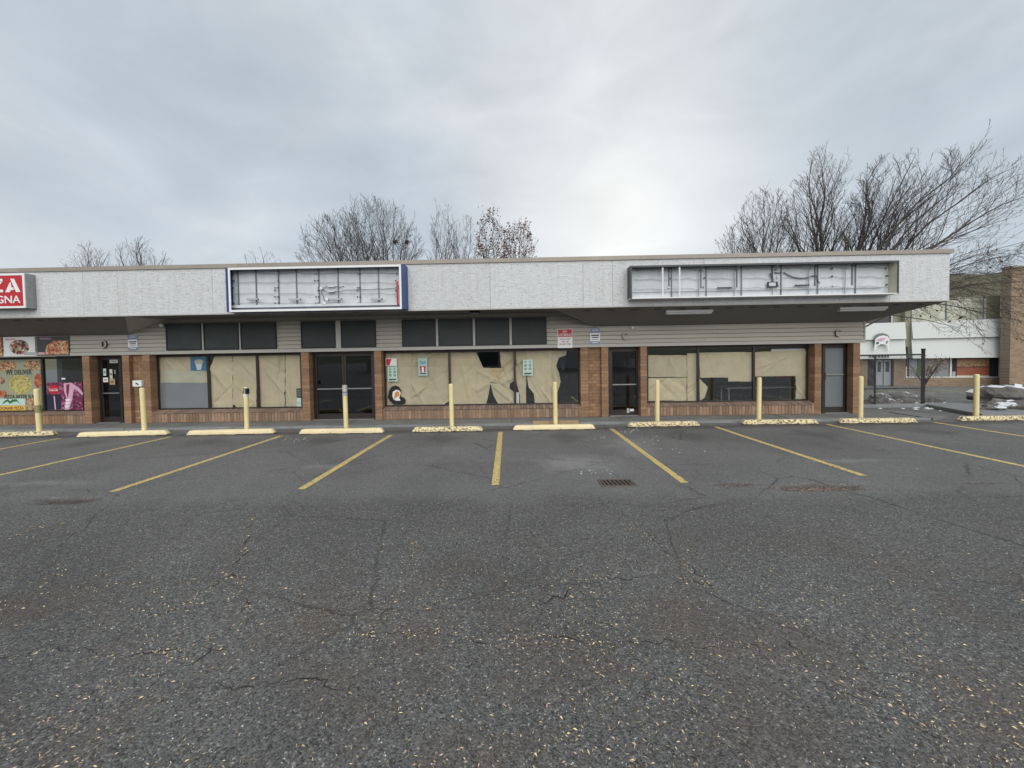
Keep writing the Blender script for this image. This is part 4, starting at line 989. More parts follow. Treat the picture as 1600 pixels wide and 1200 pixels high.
for yy in (427, 442, 459, 473.5):
    for a, b in zip((366, 435, 497, 562), (432, 494, 560, 622)):
        wire(e_, [cab(a, yy+rl2.uniform(-1, 1)), cab((a+b)/2, yy-1), cab(b, yy+rl2.uniform(-1, 1.5))], 'wirelight', .0055)
wire(e_, [cab(503, 451), cab(514, 447), cab(527, 448), cab(539, 448)], r=.008); wire(e_, [cab(505, 453), cab(516, 457), cab(526, 456), cab(543, 453), cab(590, 452), cab(620, 450), cab(624, 447)], r=.007)
wire(e_, [cab(503, 455), cab(506, 463), cab(509, 472)], r=.007)
for (a, b) in ((390, 408), (455, 474), (517, 537), (582, 600)):
    p, q_ = cab(a, 469), cab(b, 469); MB().box(p[0], q_[0], yb_-.12, yb_-.092, p[2]-.015, p[2]+.03).build('lamp_holder', 'rib', e_); MB().box(p[0]+.02, q_[0]-.02, yb_-.13, yb_-.1205, p[2]-.006, p[2]+.02).build('lamp_holder', 'traywhite', e_)
for (a, b_) in ((504, 451), (509, 474), (513, 468)): p = cab(a, b_); MB().box(p[0]-.03, p[0]+.035, yb_-.10, yb_-.04, p[2]-.03, p[2]+.03).build('junction_box', 'white', e_)
for (a, b_) in ((519, 448), (519, 456)): p = cab(a, b_); MB().box(p[0]-.09, p[0]+.09, yb_-.08, yb_-.03, p[2]-.02, p[2]+.02).build('ballast', 'traywhite', e_)
for px in (366, 432, 436, 494, 499, 560, 563, 620):
    for yy in (428, 439, 450, 454, 464, 474):
        if rl2.random() < .75: p = cab(px+rl2.uniform(-1, 1), yy); MB().box(p[0]-.014, p[0]+.014, yb_-.06, yb_-.03, p[2]-.014, p[2]+.014).build('clip', rl2.choice(('wire', 'rib', 'wire')), e_)
p, q_ = cab(623.5, 441), cab(626, 478); MB().box(p[0]-.03, p[0]+.012, YF-.2, YF-.19, q_[2], p[2]).build('red_remnant', 'red', e_)
p, q_ = cab(530, 477.5), cab(620, 477); MB().box(p[0], q_[0]-.1, YF-.22, YF-.2, zb+.03, zb+.05).build('red_remnant', 'red', e_)

# grey cabinet (empty)
dp = .30
x0, x1 = XW(985, YF-dp, 437), XW(1404, YF-dp, 430)
_, zt = W(1200, 411, YF-dp); _, zb = W(1200, 463, YF-dp)
e_ = empty('sign_cabinet', ((x0+x1)/2, YF, zb), 'long empty dark grey sign box with bent brackets on the right of the fascia', 'sign box')
t_ = .025
mb = MB(); mb.box(x0, x1, YF-dp, YF-.002, zt-t_, zt); mb.box(x0, x0+t_, YF-dp, YF-.002, zb+t_, zt-t_); mb.box(x1-t_, x1, YF-dp, YF-.002, zb+t_, zt-t_); mb.build('cabinet_shell', 'darkgrey', e_)
MB().box(x0, x1, YF-dp, YF-.002, zb, zb+t_).build('cabinet_floor', 'traywhite', e_)
MB().box(x1-t_-.006, x1-t_-.001, YF-dp+.01, YF-.03, zb+t_, zt-t_).build('end_liner', 'paper_light', e_)
mb = MB(); mb.box(x0-.004, x0+.035, YF-dp-.012, YF-dp-.001, zb, zt); mb.box(x0+.035, x1-.03, YF-dp-.012, YF-dp-.001, zt-.045, zt); mb.box(x1-.03, x1+.004, YF-dp-.012, YF-dp-.001, zb, zt); mb.build('rim', 'darkgrey', e_)
MB().box(x0+.035, x1-.03, YF-dp-.012, YF-dp-.001, zb, zb+.025).build('rim', 'white', e_)
rib_px = (1045, 1049, 1095, 1103, 1151, 1158, 1206, 1220, 1273, 1277, 1331, 1336)
rx_ = [XW(p, yb_, 437) for p in rib_px]
ed = [x0+t_]+[XW(p, yb_, 437) for p in (1047, 1099, 1155, 1213, 1275, 1300, 1333, 1383)]+[x1-t_-.008]
for a, b in zip(ed, ed[1:]): MB().box(a+.002, b-.002, yb_, yb_+.02, zb+.20, zt-t_-.001).build('back_panel', 'traywhite', e_); MB().box(a+.002, b-.002, yb_+.004, yb_+.02, zb+t_+.001, zb+.192).build('back_panel', 'traywhite', e_)
for i, x in enumerate(rx_): MB().box(x-.012, x+.012, yb_-.025, yb_-.001, zb+(.28 if i % 2 == 0 else .06), zt-t_-.001).build('rib', 'rib', e_)
MB().box(x0+.1, x1-.25, yb_-.04, yb_-.026, zb+.185, zb+.197).build('seam_strip', 'rib', e_)
cab = lambda px, py: (XW(px, yb_, py), yb_-.035, W(px, py, yb_)[1])
for p in (1036, 1062.5): x = XW(p, YF-dp, 437); MB().tube([(x, YF-dp+.03, zb+t_), (x, YF-dp+.03, zt-t_)], .022, 8).build('strut', 'white', e_)
for p in (1101, 1158, 1219, 1276, 1334):
    x = XW(p, YF-dp, 437); MB().tube([(x+.0, YF-dp+.02, zt-.01), (x-.05, YF-.16, zt-.08), (x-.06, YF-.12, zt-.17), (x-.06, YF-.1, zb+.05)], .012, 6).build('bracket', 'galv', e_)
for yy in (422, 437, 452):
    for a, b in zip((990, 1050, 1105, 1160, 1222, 1280, 1338), (1042, 1094, 1150, 1205, 1270, 1328, 1378)):
        wire(e_, [cab(a, yy-(a-990)*.012), cab((a+b)/2, yy-(a-990)*.012-1), cab(b, yy-(a-990)*.012+1)], 'wirelight', .005)
wire(e_, [cab(1223, 426), cab(1240, 434), cab(1255, 435), cab(1268, 431), cab(1274, 431)], r=.013, jitter=.001); wire(e_, [cab(1220, 426), cab(1208, 426), cab(1202, 428), cab(1203, 432), cab(1208, 436), cab(1207, 443)], r=.011, jitter=.001)
wire(e_, [cab(1274, 431), cab(1277, 440), cab(1280, 443)], r=.009)
for (a, b, c_, d) in ((1197, 1213, 441, 449), (1119, 1142, 449.5, 451), (1240, 1262, 445.5, 447)): p, q_ = cab(a, c_), cab(b, d); MB().box(p[0], q_[0], yb_-.07, yb_-.042, q_[2], p[2]).build('ballast', 'wire', e_)
p, q_ = cab(1199, 442.5), cab(1209, 447.5); MB().box(p[0], q_[0], yb_-.078, yb_-.0705, q_[2], p[2]).build('ballast', 'traywhite', e_)
for px in (1045, 1099, 1213, 1300, 1383):
    for yy in (424, 436, 450):
        p = cab(px+rl2.uniform(-2, 2), yy-(px-990)*.012); MB().box(p[0]-.02, p[0]+.02, yb_-.05, yb_-.026, p[2]-.016, p[2]+.016).build('clip', rl2.choice(('wire', 'rib', 'white')), e_)

# pizza sign
dp = .24
x1 = XW(36.5, YF-dp, 455)+.06; x0 = x1-3.6; _, zt = W(20, 427.5, YF-dp); _, zb = W(20, 481.5, YF-dp)
e_ = empty('sign_cabinet', (x1-1.8, YF, zb), 'red lit style pizza sign box with white letters at the left edge', 'sign box')
MB().box(x0, x1, YF-dp, YF-.002, zb, zt).build('cabinet_shell', 'galv', e_, bevel=.004)
mb = MB(); mb.box(x0, x1, YF-dp-.02, YF-dp-.002, zt-.05, zt); mb.box(x0, x1, YF-dp-.02, YF-dp-.002, zb, zb+.05); mb.box(x1-.05, x1, YF-dp-.02, YF-dp-.002, zb+.05, zt-.05); mb.box(x0, x0+.05, YF-dp-.02, YF-dp-.002, zb+.05, zt-.05); mb.build('rim', 'white', e_)
MB().box(x0+.051, x1-.051, YF-dp-.012, YF-dp-.002, zb+.051, zt-.051).build('sign_face', 'red', e_)
h_ = zt-zb; yl = YF-dp-.013
def strokes(e_, x, w_, kind):
    z0, z1 = zb+h_*.46, zt-h_*.15
    if kind == 'A':
        poly('letter', [(x, z0), (x+w_*.30, z0), (x+w_*.36, z0+.05), (x+w_*.58, z0+.06), (x+w_*.55, z0+.12), (x+w_*.42, z0+.13), (x+w_*.40, z1-.08), (x+w_*.30, z1-.12)], yl, 'white', e_, .008)
        poly('letter', [(x+w_*.38, z1), (x+w_*.62, z1), (x+w_, z0), (x+w_*.72, z0)], yl, 'white', e_, .008)
    else:
        poly('letter', [(x, z1), (x+w_, z1), (x+w_, z1-.07), (x, z1-.07)], yl, 'white', e_, .008); poly('letter', [(x+w_*.6, z1-.08), (x+w_, z1-.08), (x+w_*.45, z0+.08), (x, z0+.08)], yl, 'white', e_, .008); poly('letter', [(x, z0+.07), (x+w_, z0+.07), (x+w_, z0), (x, z0)], yl, 'white', e_, .008)
xa = XW(9, YF-dp, 455)+.01
strokes(e_, xa, .40, 'A'); strokes(e_, xa-.46, .40, 'Z'); strokes(e_, xa-.92, .40, 'Z')
for k, s in ((2, 'I'), (3, 'P')): text('letter', s, xa-1.38+(.14 if s == 'I' else -.42), xa-1.38+(.26 if s == 'I' else -.05), zb+h_*.46, zt-h_*.15, yl, 'white', e_, .008)
text('lettering', 'LASAGNA', xa-.93, xa+.39, zb+h_*.14, zb+h_*.36, yl, 'white', e_, .006)

# ------------------------------------------------------------------ wheel stops and bollards
STOPS = [((-40, 684.8), (82, 681), 'w', 'worn yellow wheel stop at the left edge in front of the pizza posters'), ((119, 684), (260, 680), 'f', 'clean yellow wheel stop in front of the pizza shop door'),
         ((291, 681), (427, 678), 'f', 'clean yellow wheel stop in front of the left papered window'), ((467, 679), (598, 677), 'f', 'clean yellow wheel stop in front of the double door'),
         ((644, 676), (754, 674), 'w', 'short chipped yellow wheel stop in front of the bird sticker window'), ((802, 673), (930, 671), 'f', 'clean yellow wheel stop with a plank behind it'),
         ((982, 668), (1094, 666), 'w', 'chipped yellow wheel stop just right of the middle door'), ((1162, 664), (1279, 663), 'w', 'mossy chipped wheel stop under the right papered window'),
         ((1314, 662), (1434, 661), 'w', 'chipped wheel stop in front of the right end door and corner pier'), ((1503, 658.5), (1625, 657), 'w', 'chipped wheel stop at the far right beyond the building')]
for i, (a, b, kd, lb) in enumerate(STOPS):
    p, q_ = Vector(G(*a)), Vector(G(*b)); d = (q_-p); Ln = d.length; d.normalize(); n_ = Vector((-d.y, d.x)); n_ = n_ if n_.y > 0 else -n_
    ht, wd, tp_ = .125, .16, .095
    sec = lambda t, ins, z: (p+d*t+n_*ins, z)
    mb = MB(); K = 40; wj = .012 if kd == 'w' else .002
    rings = []
    for k in range(K+1):
        t = Ln*k/K; e2 = min(t, Ln-t); rise = min(1, .35+e2/.09) if e2 < .06 else 1
        c_ = p+d*t; hh = ht*rise-wj*abs(noise.noise(Vector((c_.x*6, c_.y*6, i))))
        jj = wj*noise.noise(Vector((c_.x*7, i, 3)))
        ring = []
        for off, z in ((.0, .018), (.006+jj, hh*.55), ((wd-tp_)/2+jj, hh), ((wd+tp_)/2, hh), (wd, hh*.5), (wd, .018)):
            v_ = c_+n_*off; ring.append(Vector((v_.x, v_.y, z)))
        rings.append(ring)
    for k, ring in enumerate(rings):
        mb.v += ring
        if k:
            o_ = (k-1)*6
            for s in range(5): mb.f.append((o_+s, o_+s+1, o_+6+s+1, o_+6+s))
    mb.f.append((0, 1, 2, 3, 4, 5)); o_ = K*6; mb.f.append((o_+5, o_+4, o_+3, o_+2, o_+1, o_))
    for t in (.18, .5, .82):
        c_ = p+d*(Ln*t); mb.slab([(c_.x-.1, c_.y+.03, -.01), (c_.x+.1, c_.y+.03, -.01), (c_.x+.1, c_.y+wd-.02, -.01), (c_.x-.1, c_.y+wd-.02, -.01)], (0, 0, 1), .04)
    o = mb.build('wheel_stop', 'stop_fresh' if kd == 'f' else 'stop_worn', None, (p.x, p.y, 0)); tag(o, lb, 'wheel stop', 'yellow wheel stops along the shops')
x, y = G(870, 665)
pl = MB().slab([(x-.62, 10.62, .0), (x+.55, 10.60, .0), (x+.55, 10.70, .0), (x-.62, 10.72, .0)], (0, 0, 1), .035)
pl = MB().box(x-.65, x+.55, 10.70, 10.79, 0.004, .16); o = pl.build('wooden_plank', 'wood', None, (x, 10.75, 0), bevel=.004); tag(o, 'thin tan plank on edge behind the wheel stop right of centre', 'plank')
BOL = [(57, 62, 608, 'bollard at the left edge with a faded olive label around it', 1), (222, 226, 606, 'plain bollard below the white metal box', 0), (384, 386, 605, 'bollard with grey tape and a black clip at its top', 2), (538.5, 541, 602, 'bollard with white and purple tape, before the double door', 3),
       (704.5, 706, 600, 'slightly leaning bollard between the bird sticker window and the torn window', 0), (867, 868, 597, 'bollard behind the wheel stop with the plank', 0), (1027, 1027, 594, 'bollard just right of the middle door', 0), (1186.5, 1185.5, 590, 'bollard in front of the right papered window', 0),
       (1345, 1344.5, 588, 'bollard at the corner pier of the building', 0), (1526, 1525, 585, 'rightmost bollard, standing beyond the building', 0)]
BY = 10.47
for i, (pt, pb, ty, lb, kd) in enumerate(BOL):
    by = max(G(pb, (STOPS[i][0][1]+STOPS[i][1][1])/2)[1]+.26, 10.3)
    xb = XW(pb, by, ty+65); xt, zt_ = W(pt, ty, by); r_ = .057
    e_ = empty('bollard', (xb, by, 0), lb+' — yellow steel post' if False else 'yellow '+lb, 'bollard', 'yellow bollards along the shops')
    dx_ = (xt-xb)/zt_
    MB().tube([(xb, by, -.02), (xt, by, zt_-.02), (xt, by, zt_-.005), (xt, by, zt_+.006)], [r_, r_, r_*.9, r_*.55], 20).build('post', 'bollard', e_)
    at_ = lambda z: (xb+dx_*z, by, z)
    def band(z0, z1, m, nm='tape_band', rr=.0605): MB().tube([at_(z0), at_(z1)], rr, 20).build(nm, m, e_)
    if kd == 1: band(zt_-.62, zt_-.42, mat('olive', (.28, .27, .12), .6) if 'olive' not in M else 'olive', 'label')
    if kd == 2:
        band(zt_-.16, zt_-.02, 'galv'); band(zt_-.24, zt_-.17, 'white'); c2 = at_(zt_-.12); MB().box(c2[0]+.045, c2[0]+.085, by-.09, by+.01, zt_-.17, zt_-.04).build('clip', 'black', e_)
    if kd == 3:
        band(zt_-.10, zt_-.0, 'lampwhite'); band(zt_-.16, zt_-.12, 'lampwhite'); band(zt_-.20, zt_-.165, 'signblue', rr=.0600); band(zt_-.27, zt_-.205, 'lampwhite')

# ------------------------------------------------------------------ chain link fence
fy = 13.7
fe = empty('chain_link_fence', (11.6, fy, .1), 'dark chain link fence on a low kerb beyond the corner of the building', 'fence')
xe = W(1442, 600, fy)[0]; xp = W(1367, 600, fy)[0]; _, zt_ = W(1442, 547, fy); _, zr = W(1400, 554.5, fy); zbm = W(1400, 607, fy)[1]
MB().cyl(xe, fy, .1, zt_, .05, 12).build('post', 'pipe_black', fe); MB().cyl(xe, fy, zt_, zt_+.05, .058, 12).build('post_cap', 'pipe_black', fe)
MB().cyl(xp, fy, .1, zr+.02, .03, 10).build('post', 'pipe_black', fe)
MB().cyl(xp-2.3, fy, .1, zr+.02, .03, 10).build('post', 'pipe_black', fe)
MB().tube([(xp-2.3, fy, zr), (xe, fy, zr)], .026, 8).build('rail', 'pipe_black', fe); MB().tube([(xp-2.3, fy, zbm), (xe, fy, zbm)], .02, 8).build('rail', 'pipe_black', fe)
mb = MB(); hgt = zr-.16; stp = .095; x = xp-2.3-hgt
while x < xe:
    for s in (0, 1):
        xa_, xb2 = (x, x+hgt) if s == 0 else (x+hgt, x)
        za, zb2 = .16, zr
        # clip to the panel
        def clipx(xv): return (xv-xa_)/(xb2-xa_)
        t0, t1 = 0., 1.
        lo_, hi_ = xp-2.3, xe
        ta, tb_ = clipx(lo_), clipx(hi_); ta, tb_ = min(ta, tb_), max(ta, tb_); t0, t1 = max(t0, ta), min(t1, tb_)
        if t1 > t0: mb.tube([(xa_+(xb2-xa_)*t0, fy-.03+s*.004, za+(zb2-za)*t0), (xa_+(xb2-xa_)*t1, fy-.03+s*.004, za+(zb2-za)*t1)], .005, 3, False)
    x += stp
tag(mb.build('wire_mesh', 'rib', fe), kind='stuff')

# rocks
def rock(loc, r_, seed, label, group, flat_=.6, snow=True):
    bm = bmesh.new(); bmesh.ops.create_icosphere(bm, subdivisions=3, radius=1)
    for v in bm.verts:
        n_ = v.co.normalized(); k = 1+.38*noise.noise(n_*1.6+Vector((seed*3.1, 0, 0)))+.13*noise.noise(n_*4+Vector((0, seed, 0)))
        v.co = Vector((n_.x*r_*1.25*k, n_.y*r_*k, max(-.25*r_, n_.z*r_*flat_*k)))
    me = bpy.data.meshes.new('rock'); bm.to_mesh(me); bm.free(); me.materials.append(M['rock'])
    o = bpy.data.objects.new('rock', me); C.objects.link(o); o.location = loc; o.rotation_euler = (0, 0, seed*1.7); tag(o, label, 'rock', group)
    if snow:
        b2 = bmesh.new(); b2.from_mesh(me); b2.verts.ensure_lookup_table()
        dl = [f for f in b2.faces if f.normal.z < .72 or noise.noise(f.calc_center_median()*5/r_*.3+Vector((seed, 0, 0))) < .10]
        bmesh.ops.delete(b2, geom=dl, context='FACES')
        for v in b2.verts: v.co.z += .008
        m2 = bpy.data.meshes.new('snow_patch'); b2.to_mesh(m2); b2.free()
        if len(m2.polygons) > 3:
            m2.materials.append(M['snow']); s_o = bpy.data.objects.new('snow_patch', m2); C.objects.link(s_o); s_o.parent = o; s_o['kind'] = 'stuff'
rr = random.Random(21)
for k in range(34):
    x = rr.uniform(10.6, 14.9); y = rr.uniform(14.15, 15.6); r_ = rr.uniform(.13, .27)
    if k > 27: x = rr.uniform(13.2, 14.3); y = 15.4; r_ = rr.uniform(.25, .38)
    rock((x, y, gz(x, y)+r_*.2+(.12 if k > 27 else 0)), r_, k+1, 'grey rubble rock in the heap behind the chain link fence', 'rubble heaped behind the fence', snow=k % 4 == 0)
RB = [((1556, 628), .62, 'large flat snow flecked boulder at the front left of the right boulder pile'), ((1585, 624), .55, 'rounded boulder at the top right of the right boulder pile'), ((1570, 636), .42, 'low pale boulder at the foot of the right boulder pile'),
      ((1598, 638), .45, 'snow covered boulder at the right edge of the picture'), ((1549, 639), .26, 'small snowy boulder at the left foot of the right boulder pile'), ((1610, 622), .5, 'boulder half cut off by the right edge of the picture')]
for k, ((px, py), r_, lb) in enumerate(RB):
    x, y = G(px, py+6); rock((x, y, gz(x, y)+.12+(.22 if py < 630 else 0)), r_, 50+k, lb, 'boulder pile on the kerb island', .55)
x, y = G(1490, 640); rock((x, y, gz(x, y)), .14, 71, 'small snow capped stone alone on the asphalt left of the rightmost bollard', None, .5)
x, y = G(1590, 652)
o = MB().slab([(x-1.0, y-.05, 0), (x+3.2, y-.15, 0), (x+3.4, y+2.4, -.0), (x-.3, y+2.2, 0)], (0, 0, 1), .11).build('kerb_island', 'kerbc', bevel=.01); tag(o, kind='structure')

mb = MB(); rs = random.Random(4)
for _ in range(260):
    px = rs.choice((rs.uniform(1445, 1475), rs.uniform(1360, 1440), rs.uniform(1530, 1600))); x, y = G(px, rs.gauss(633 if px < 1500 else 648, 3)); r_ = rs.uniform(.02, .09); z = gz(x, y)
    if x < 11.6: continue
    k = 6; vs = [(x+r_*rs.uniform(.7, 1.6)*math.cos(a*6.283/k), y+r_*rs.uniform(.6, 1.)*math.sin(a*6.283/k), z) for a in range(k)]+[(x, y, z+r_*.5)]
    mb.add(vs, [(a, (a+1) % k, k) for a in range(k)])
tag(mb.build('snow_scraps', 'snow'), 'low broken scraps of old snow along the edge of the lot by the fence', kind='stuff')
# ------------------------------------------------------------------ far side of the street
yk = 27.
mb = MB().box(4, 80, yk, yk+.3, -1.2, -.87); tag(mb.build('far_kerb', 'concrete'), kind='structure')
mb = MB().box(4, 80, yk+.31, yk+2.2, -1.2, -.89); mat('verge', (.13, .125, .08), 1., var=.8, vscale=1.5, vcol=(.24, .24, .22), bump=.6, bscale=15); tag(mb.build('verge', 'verge'), kind='structure')
mb = MB().box(4, 80, yk+2.21, 45, -1.2, -.90); tag(mb.build('far_pavement', 'concrete'), kind='structure')
FB = empty('street_building', (20, 31, -.9), 'tan brick building across the street with a white metal band and large windows', 'building')
ang = -math.atan2(4.0, 14.0)
fA = Vector((W(1330, 600, 33.5)[0], 33.5)); fB2 = Vector((W(1568, 600, 30.5)[0], 30.5))
du = (fB2-fA); LB = du.length; du.normalize(); dn = Vector((du.y, -du.x))   # dn points to the viewer
if dn.y > 0: dn = -dn
def fb(u, w_, z): q_ = fA+du*u+dn*w_; return (q_.x, q_.y, z)
def fbox(u0, u1, w0, w1, z0, z1):
    return MB().add([fb(u, w_, z) for z in (z0, z1) for w_ in (w0, w1) for u in (u0, u1)], [(0, 2, 3, 1), (4, 5, 7, 6), (0, 1, 5, 4), (2, 6, 7, 3), (0, 4, 6, 2), (1, 3, 7, 5)])
def U(px):  # distance along the front for an image column
    d = ray(px, 560); a = d.x/d.y; return (a*fA.y-fA.x)/(du.x-a*du.y)
def ZU(px, py):
    u = U(px); q_ = fA+du*u; return W(px, py, q_.y)[1]
zb_, zt2 = ZU(1460, 559.5), ZU(1460, 502.)
zbase = -.9
LBr = U(1568); u_l = -9.
fbox(u_l, LBr, -.5, -12, zbase, 5.75).build('wall', 'farbrick', FB)
# brick below and between windows
u_p0, u_p1 = U(1397), U(1416)
fbox(u_p0, u_p1, -.35, 0, zbase, zb_).build('brick_pier', 'farbrick', FB)
fbox(u_p1, LBr, -.35, -.02, zbase, ZU(1460, 590)).build('sill_wall', 'farbrick', FB)
fbox(u_l, U(1356), -.35, -.02, zbase, zb_).build('wall', 'farbrick', FB)
# white band, leaning out at the foot
for a, b in ((U(1345)-7, U(1410)), (U(1420), U(1561))):
    zm = (zb_+zt2)/2+.1
    for z0, z1 in ((zb_, zm-.01), (zm, zt2)):
        MB().add([fb(a, .55, z0), fb(b, .55, z0), fb(b, .32, z1), fb(a, .32, z1), fb(a, -.34, z0), fb(b, -.34, z0), fb(b, -.34, z1), fb(a, -.34, z1)],
                 [(0, 1, 2, 3), (4, 7, 6, 5), (0, 4, 5, 1), (3, 2, 6, 7), (0, 3, 7, 4), (1, 5, 6, 2)]).build('band_panel', 'metalwhite', FB)
fbox(U(1561)+.02, LBr, -.34, .35, zb_, zt2-.1).build('band_end', mat('band_shade', (.42, .41, .34), .6), FB)
fbox(U(1411), U(1419.5), -.34, .2, zb_+.1, 5.6).build('pilaster', mat('pilaster', (.30, .30, .20), .8, var=.5, vscale=3), FB)
MB().tube([fb(U(1413.5), .30, zb_-.6), fb(U(1413.5), .30, zb_+.9)], .07, 8).build('downpipe', 'pipe_black', FB)
# upper glazing
mat('upper_glass', (.30, .31, .22), .25, var=.9, vscale=.8, vcol=(.55, .56, .44), spec=.8)  # greenish yellow hill reflection painted into the opaque pane colour
mat('upper_dark', (.05, .045, .05), .4)
zu0, zu1 = zt2+.05, ZU(1460, 466)
for (a, b, m) in ((1345, 1392.5, 'upper_dark'), (1395, 1421, 'pilaster'), (1427, 1480, 'upper_glass'), (1482, 1539, 'upper_glass'), (1541, 1566, 'pilaster')):
    wn = fbox(U(a), U(b), -.49, -.3, zu0, zu1-.02).build('upper_window', m, FB)
    fbox(U(a)-.05, U(a)+.06, -.3, -.2, zu0, zu1-.05).build('frame', 'lampwhite', wn)
fbox(U(1421.5), U(1426.5), -.49, -.22, zu0, zu1-.02).build('pilaster', 'upper_dark', FB)
# ground floor openings
zw0, zw1 = ZU(1460, 589), zb_-.02
wn = fbox(U(1416.5), U(1567), -.33, -.28, zw0, zw1).build('shop_window', 'interior', FB)
for a, b, m in ((1424, 1436, 'doorgrey'), (1443, 1486.5, 'film'), (1437, 1443, 'green')):
    fbox(U(a), U(b), -.275, -.27, zw0+.05, zw1-.02).build('blind', m, wn)
for a in (1417, 1487.5, 1565): fbox(U(a), U(a)+.1, -.27, -.2, zw0, zw1).build('frame', 'white', wn)
fbox(U(1417), U(1567), -.27, -.18, zw0-.06, zw0+.02).build('frame', 'white', wn)
fbox(U(1499), U(1550), -.275, -.265, zw0+.12, ZU(1525, 574)).build('picture', 'orange', wn).data.materials[0] = mat('coral', (.38, .12, .07), .6, var=.5, vscale=3)
fbox(U(1499), U(1550), -.275, -.262, ZU(1525, 573), zw1-.05).build('picture', 'food_mixed', wn)
fbox(U(1499), U(1550), -.275, -.262, zw0+.02, zw0+.11).build('picture', 'paper_light', wn)
fbox(U(1492), U(1497), -.275, -.262, zw0+.02, zw0+.4).build('picture', 'lampwhite', wn)
for a, b in ((1371, 1382), (1383.5, 1395)):
    dd = fbox(U(a), U(b), -.33, -.25, zbase+.02, zb_-.1).build('door', 'doorgrey', FB); fbox(U(a)+.12, U(b)-.12, -.25, -.24, zbase+1.1, zb_-.25).build('pane', 'screen', dd)
fbox(U(1396), U(1402), -.33, -.26, zbase+.02, zb_-.1).build('side_light', 'screen', FB)
fbox(U(1356), U(1397), -.49, -.34, zbase, zb_).build('wall', 'interior', FB)
# emblem on the band
def eb(px, py, w_): d = ray(px, py); q_ = fA+du*U(px)+dn*w_; return (q_.x, q_.y, W(px, py, q_.y)[1])
def eshape(pts, w_, m, nm): MB().slab([eb(p[0], p[1], w_) for p in pts], (dn.x, dn.y, 0), .03).build(nm, m, EM)
EM = empty('wall_emblem', eb(1371, 530, .6), 'white drip shaped emblem with a red stroke on the white band across the street', 'emblem')
eshape([(1371+12*math.cos(a*.4), 529+8.5*math.sin(a*.4)) for a in range(16)], .62, 'rib', 'emblem_oval')
eshape([(1361, 530), (1366, 526), (1373, 524), (1380, 526), (1383, 531), (1382, 538), (1382, 547), (1380, 549), (1379, 540), (1375, 538), (1369, 538), (1364, 541), (1361, 548), (1359, 547), (1360, 538)], .66, 'white', 'emblem_body')
eshape([(1363, 531), (1369, 528), (1377, 528), (1374, 531), (1370, 533), (1366, 532)], .70, 'pink', 'emblem_stroke')
eshape([(1377, 534), (1380, 532), (1380, 535), (1378, 537)], .70, 'signblue', 'emblem_spot'); eshape([(1362, 535), (1366, 534), (1366, 537), (1363, 538)], .70, 'darkgrey', 'emblem_spot')
for k in range(7): eshape([(1352+k*4.6, 556), (1355.2+k*4.6, 556), (1355.2+k*4.6, 558.6), (1352+k*4.6, 558.6)], .62, 'darkgrey', 'emblem_letter')
# tall brick wing
XWg = W(1574, 500, 29.5)[0]
TB = empty('brick_wing', (XWg, 29.5, -.9), 'tall windowless tan brick block at the right edge of the picture', 'building')
zt3 = W(1590, 419, 29.5)[1]
MB().box(XWg, XWg+14, 29.3, 29.9, -1., zt3).build('wall', 'farbrick', TB)
MB().box(XWg-.05, XWg+14.05, 29.22, 29.95, zt3+.002, zt3+.12).build('roof_cap', 'cap', TB)
# small street tree with orange leaves
def leafy(name, x, y, z0, h_, label):
    e_ = empty(name, (x, y, z0), label, 'tree'); rr = random.Random(9)
    mb = MB(); tips = []
    for k in range(9):
        a = rr.uniform(0, 6.28); p = Vector((x, y, z0+h_*.15)); q_ = Vector((x+math.cos(a)*h_*.5*rr.uniform(.4, 1), y+math.sin(a)*h_*.4, z0+h_*rr.uniform(.55, .95))); mb.tube([p, p.lerp(q_, .5)+Vector((0, 0, .1)), q_], [.03, .02, .008], 4)
        tips += [p.lerp(q_, t) for t in (.6, .8, 1.)]
    MB().tube([(x, y, z0), (x+.02, y, z0+h_*.3)], [.05, .035], 8).build('trunk', 'bark', e_); mb.build('branches', 'bark', e_)
    lf = MB()
    for _ in range(900):
        t = rr.choice(tips)+Vector((rr.gauss(0, .22), rr.gauss(0, .2), rr.gauss(0, .16))); s = rr.uniform(.03, .06); n_ = Vector((rr.gauss(0, 1), rr.gauss(0, 1), rr.gauss(0, 1))).normalized(); a = n_.orthogonal().normalized()*s; b = n_.cross(a)
        lf.add([t-a, t-b*.6, t+a, t+b*.6], [(0, 1, 2, 3)])
    tag(lf.build('foliage', 'bush_leaf', e_), kind='stuff')
x, _ = W(1522, 590, 25.); leafy('street_tree', x, 28., -.9, 2.5, 'small bushy street tree with orange brown leaves before the far window')

# across the lot, behind the photographer, store invented to give the shop glass reflections; fuel canopy mirrored there
OB = empty('reflection_store', (-9, -34, 0), 'plain pale store behind the photographer, added out of view to reflect in the shop windows', 'building')
MB().box(-22, 2, -44, -34, 0, 4.6).build('wall', 'siding', OB); MB().box(-22.3, 2.3, -44.3, -33.6, 4.61, 5.2).build('roof', 'darkgrey', OB)
for k in range(6): MB().box(-21+k*3.8, -18.2+k*3.8, -33.99, -33.93, .6, 2.9).build('window', 'screen', OB)
FC = empty('fuel_canopy', (10, -30, 0), 'red banded fuel station canopy on white posts, seen only mirrored in the shop windows', 'canopy')
MB().box(4, 17, -36, -28, 4.3, 5.2).build('canopy_roof', 'red', FC); MB().box(3.98, 17.02, -36.02, -27.98, 4.15, 4.29).build('canopy_trim', 'white', FC)
for x in (6, 10.5, 15): MB().box(x-.2, x+.2, -32.2, -31.8, 0, 4.15).build('post', 'white', FC)
MB().box(5, 16, -44, -38, 0, 3.4).build('kiosk', 'white', FC)
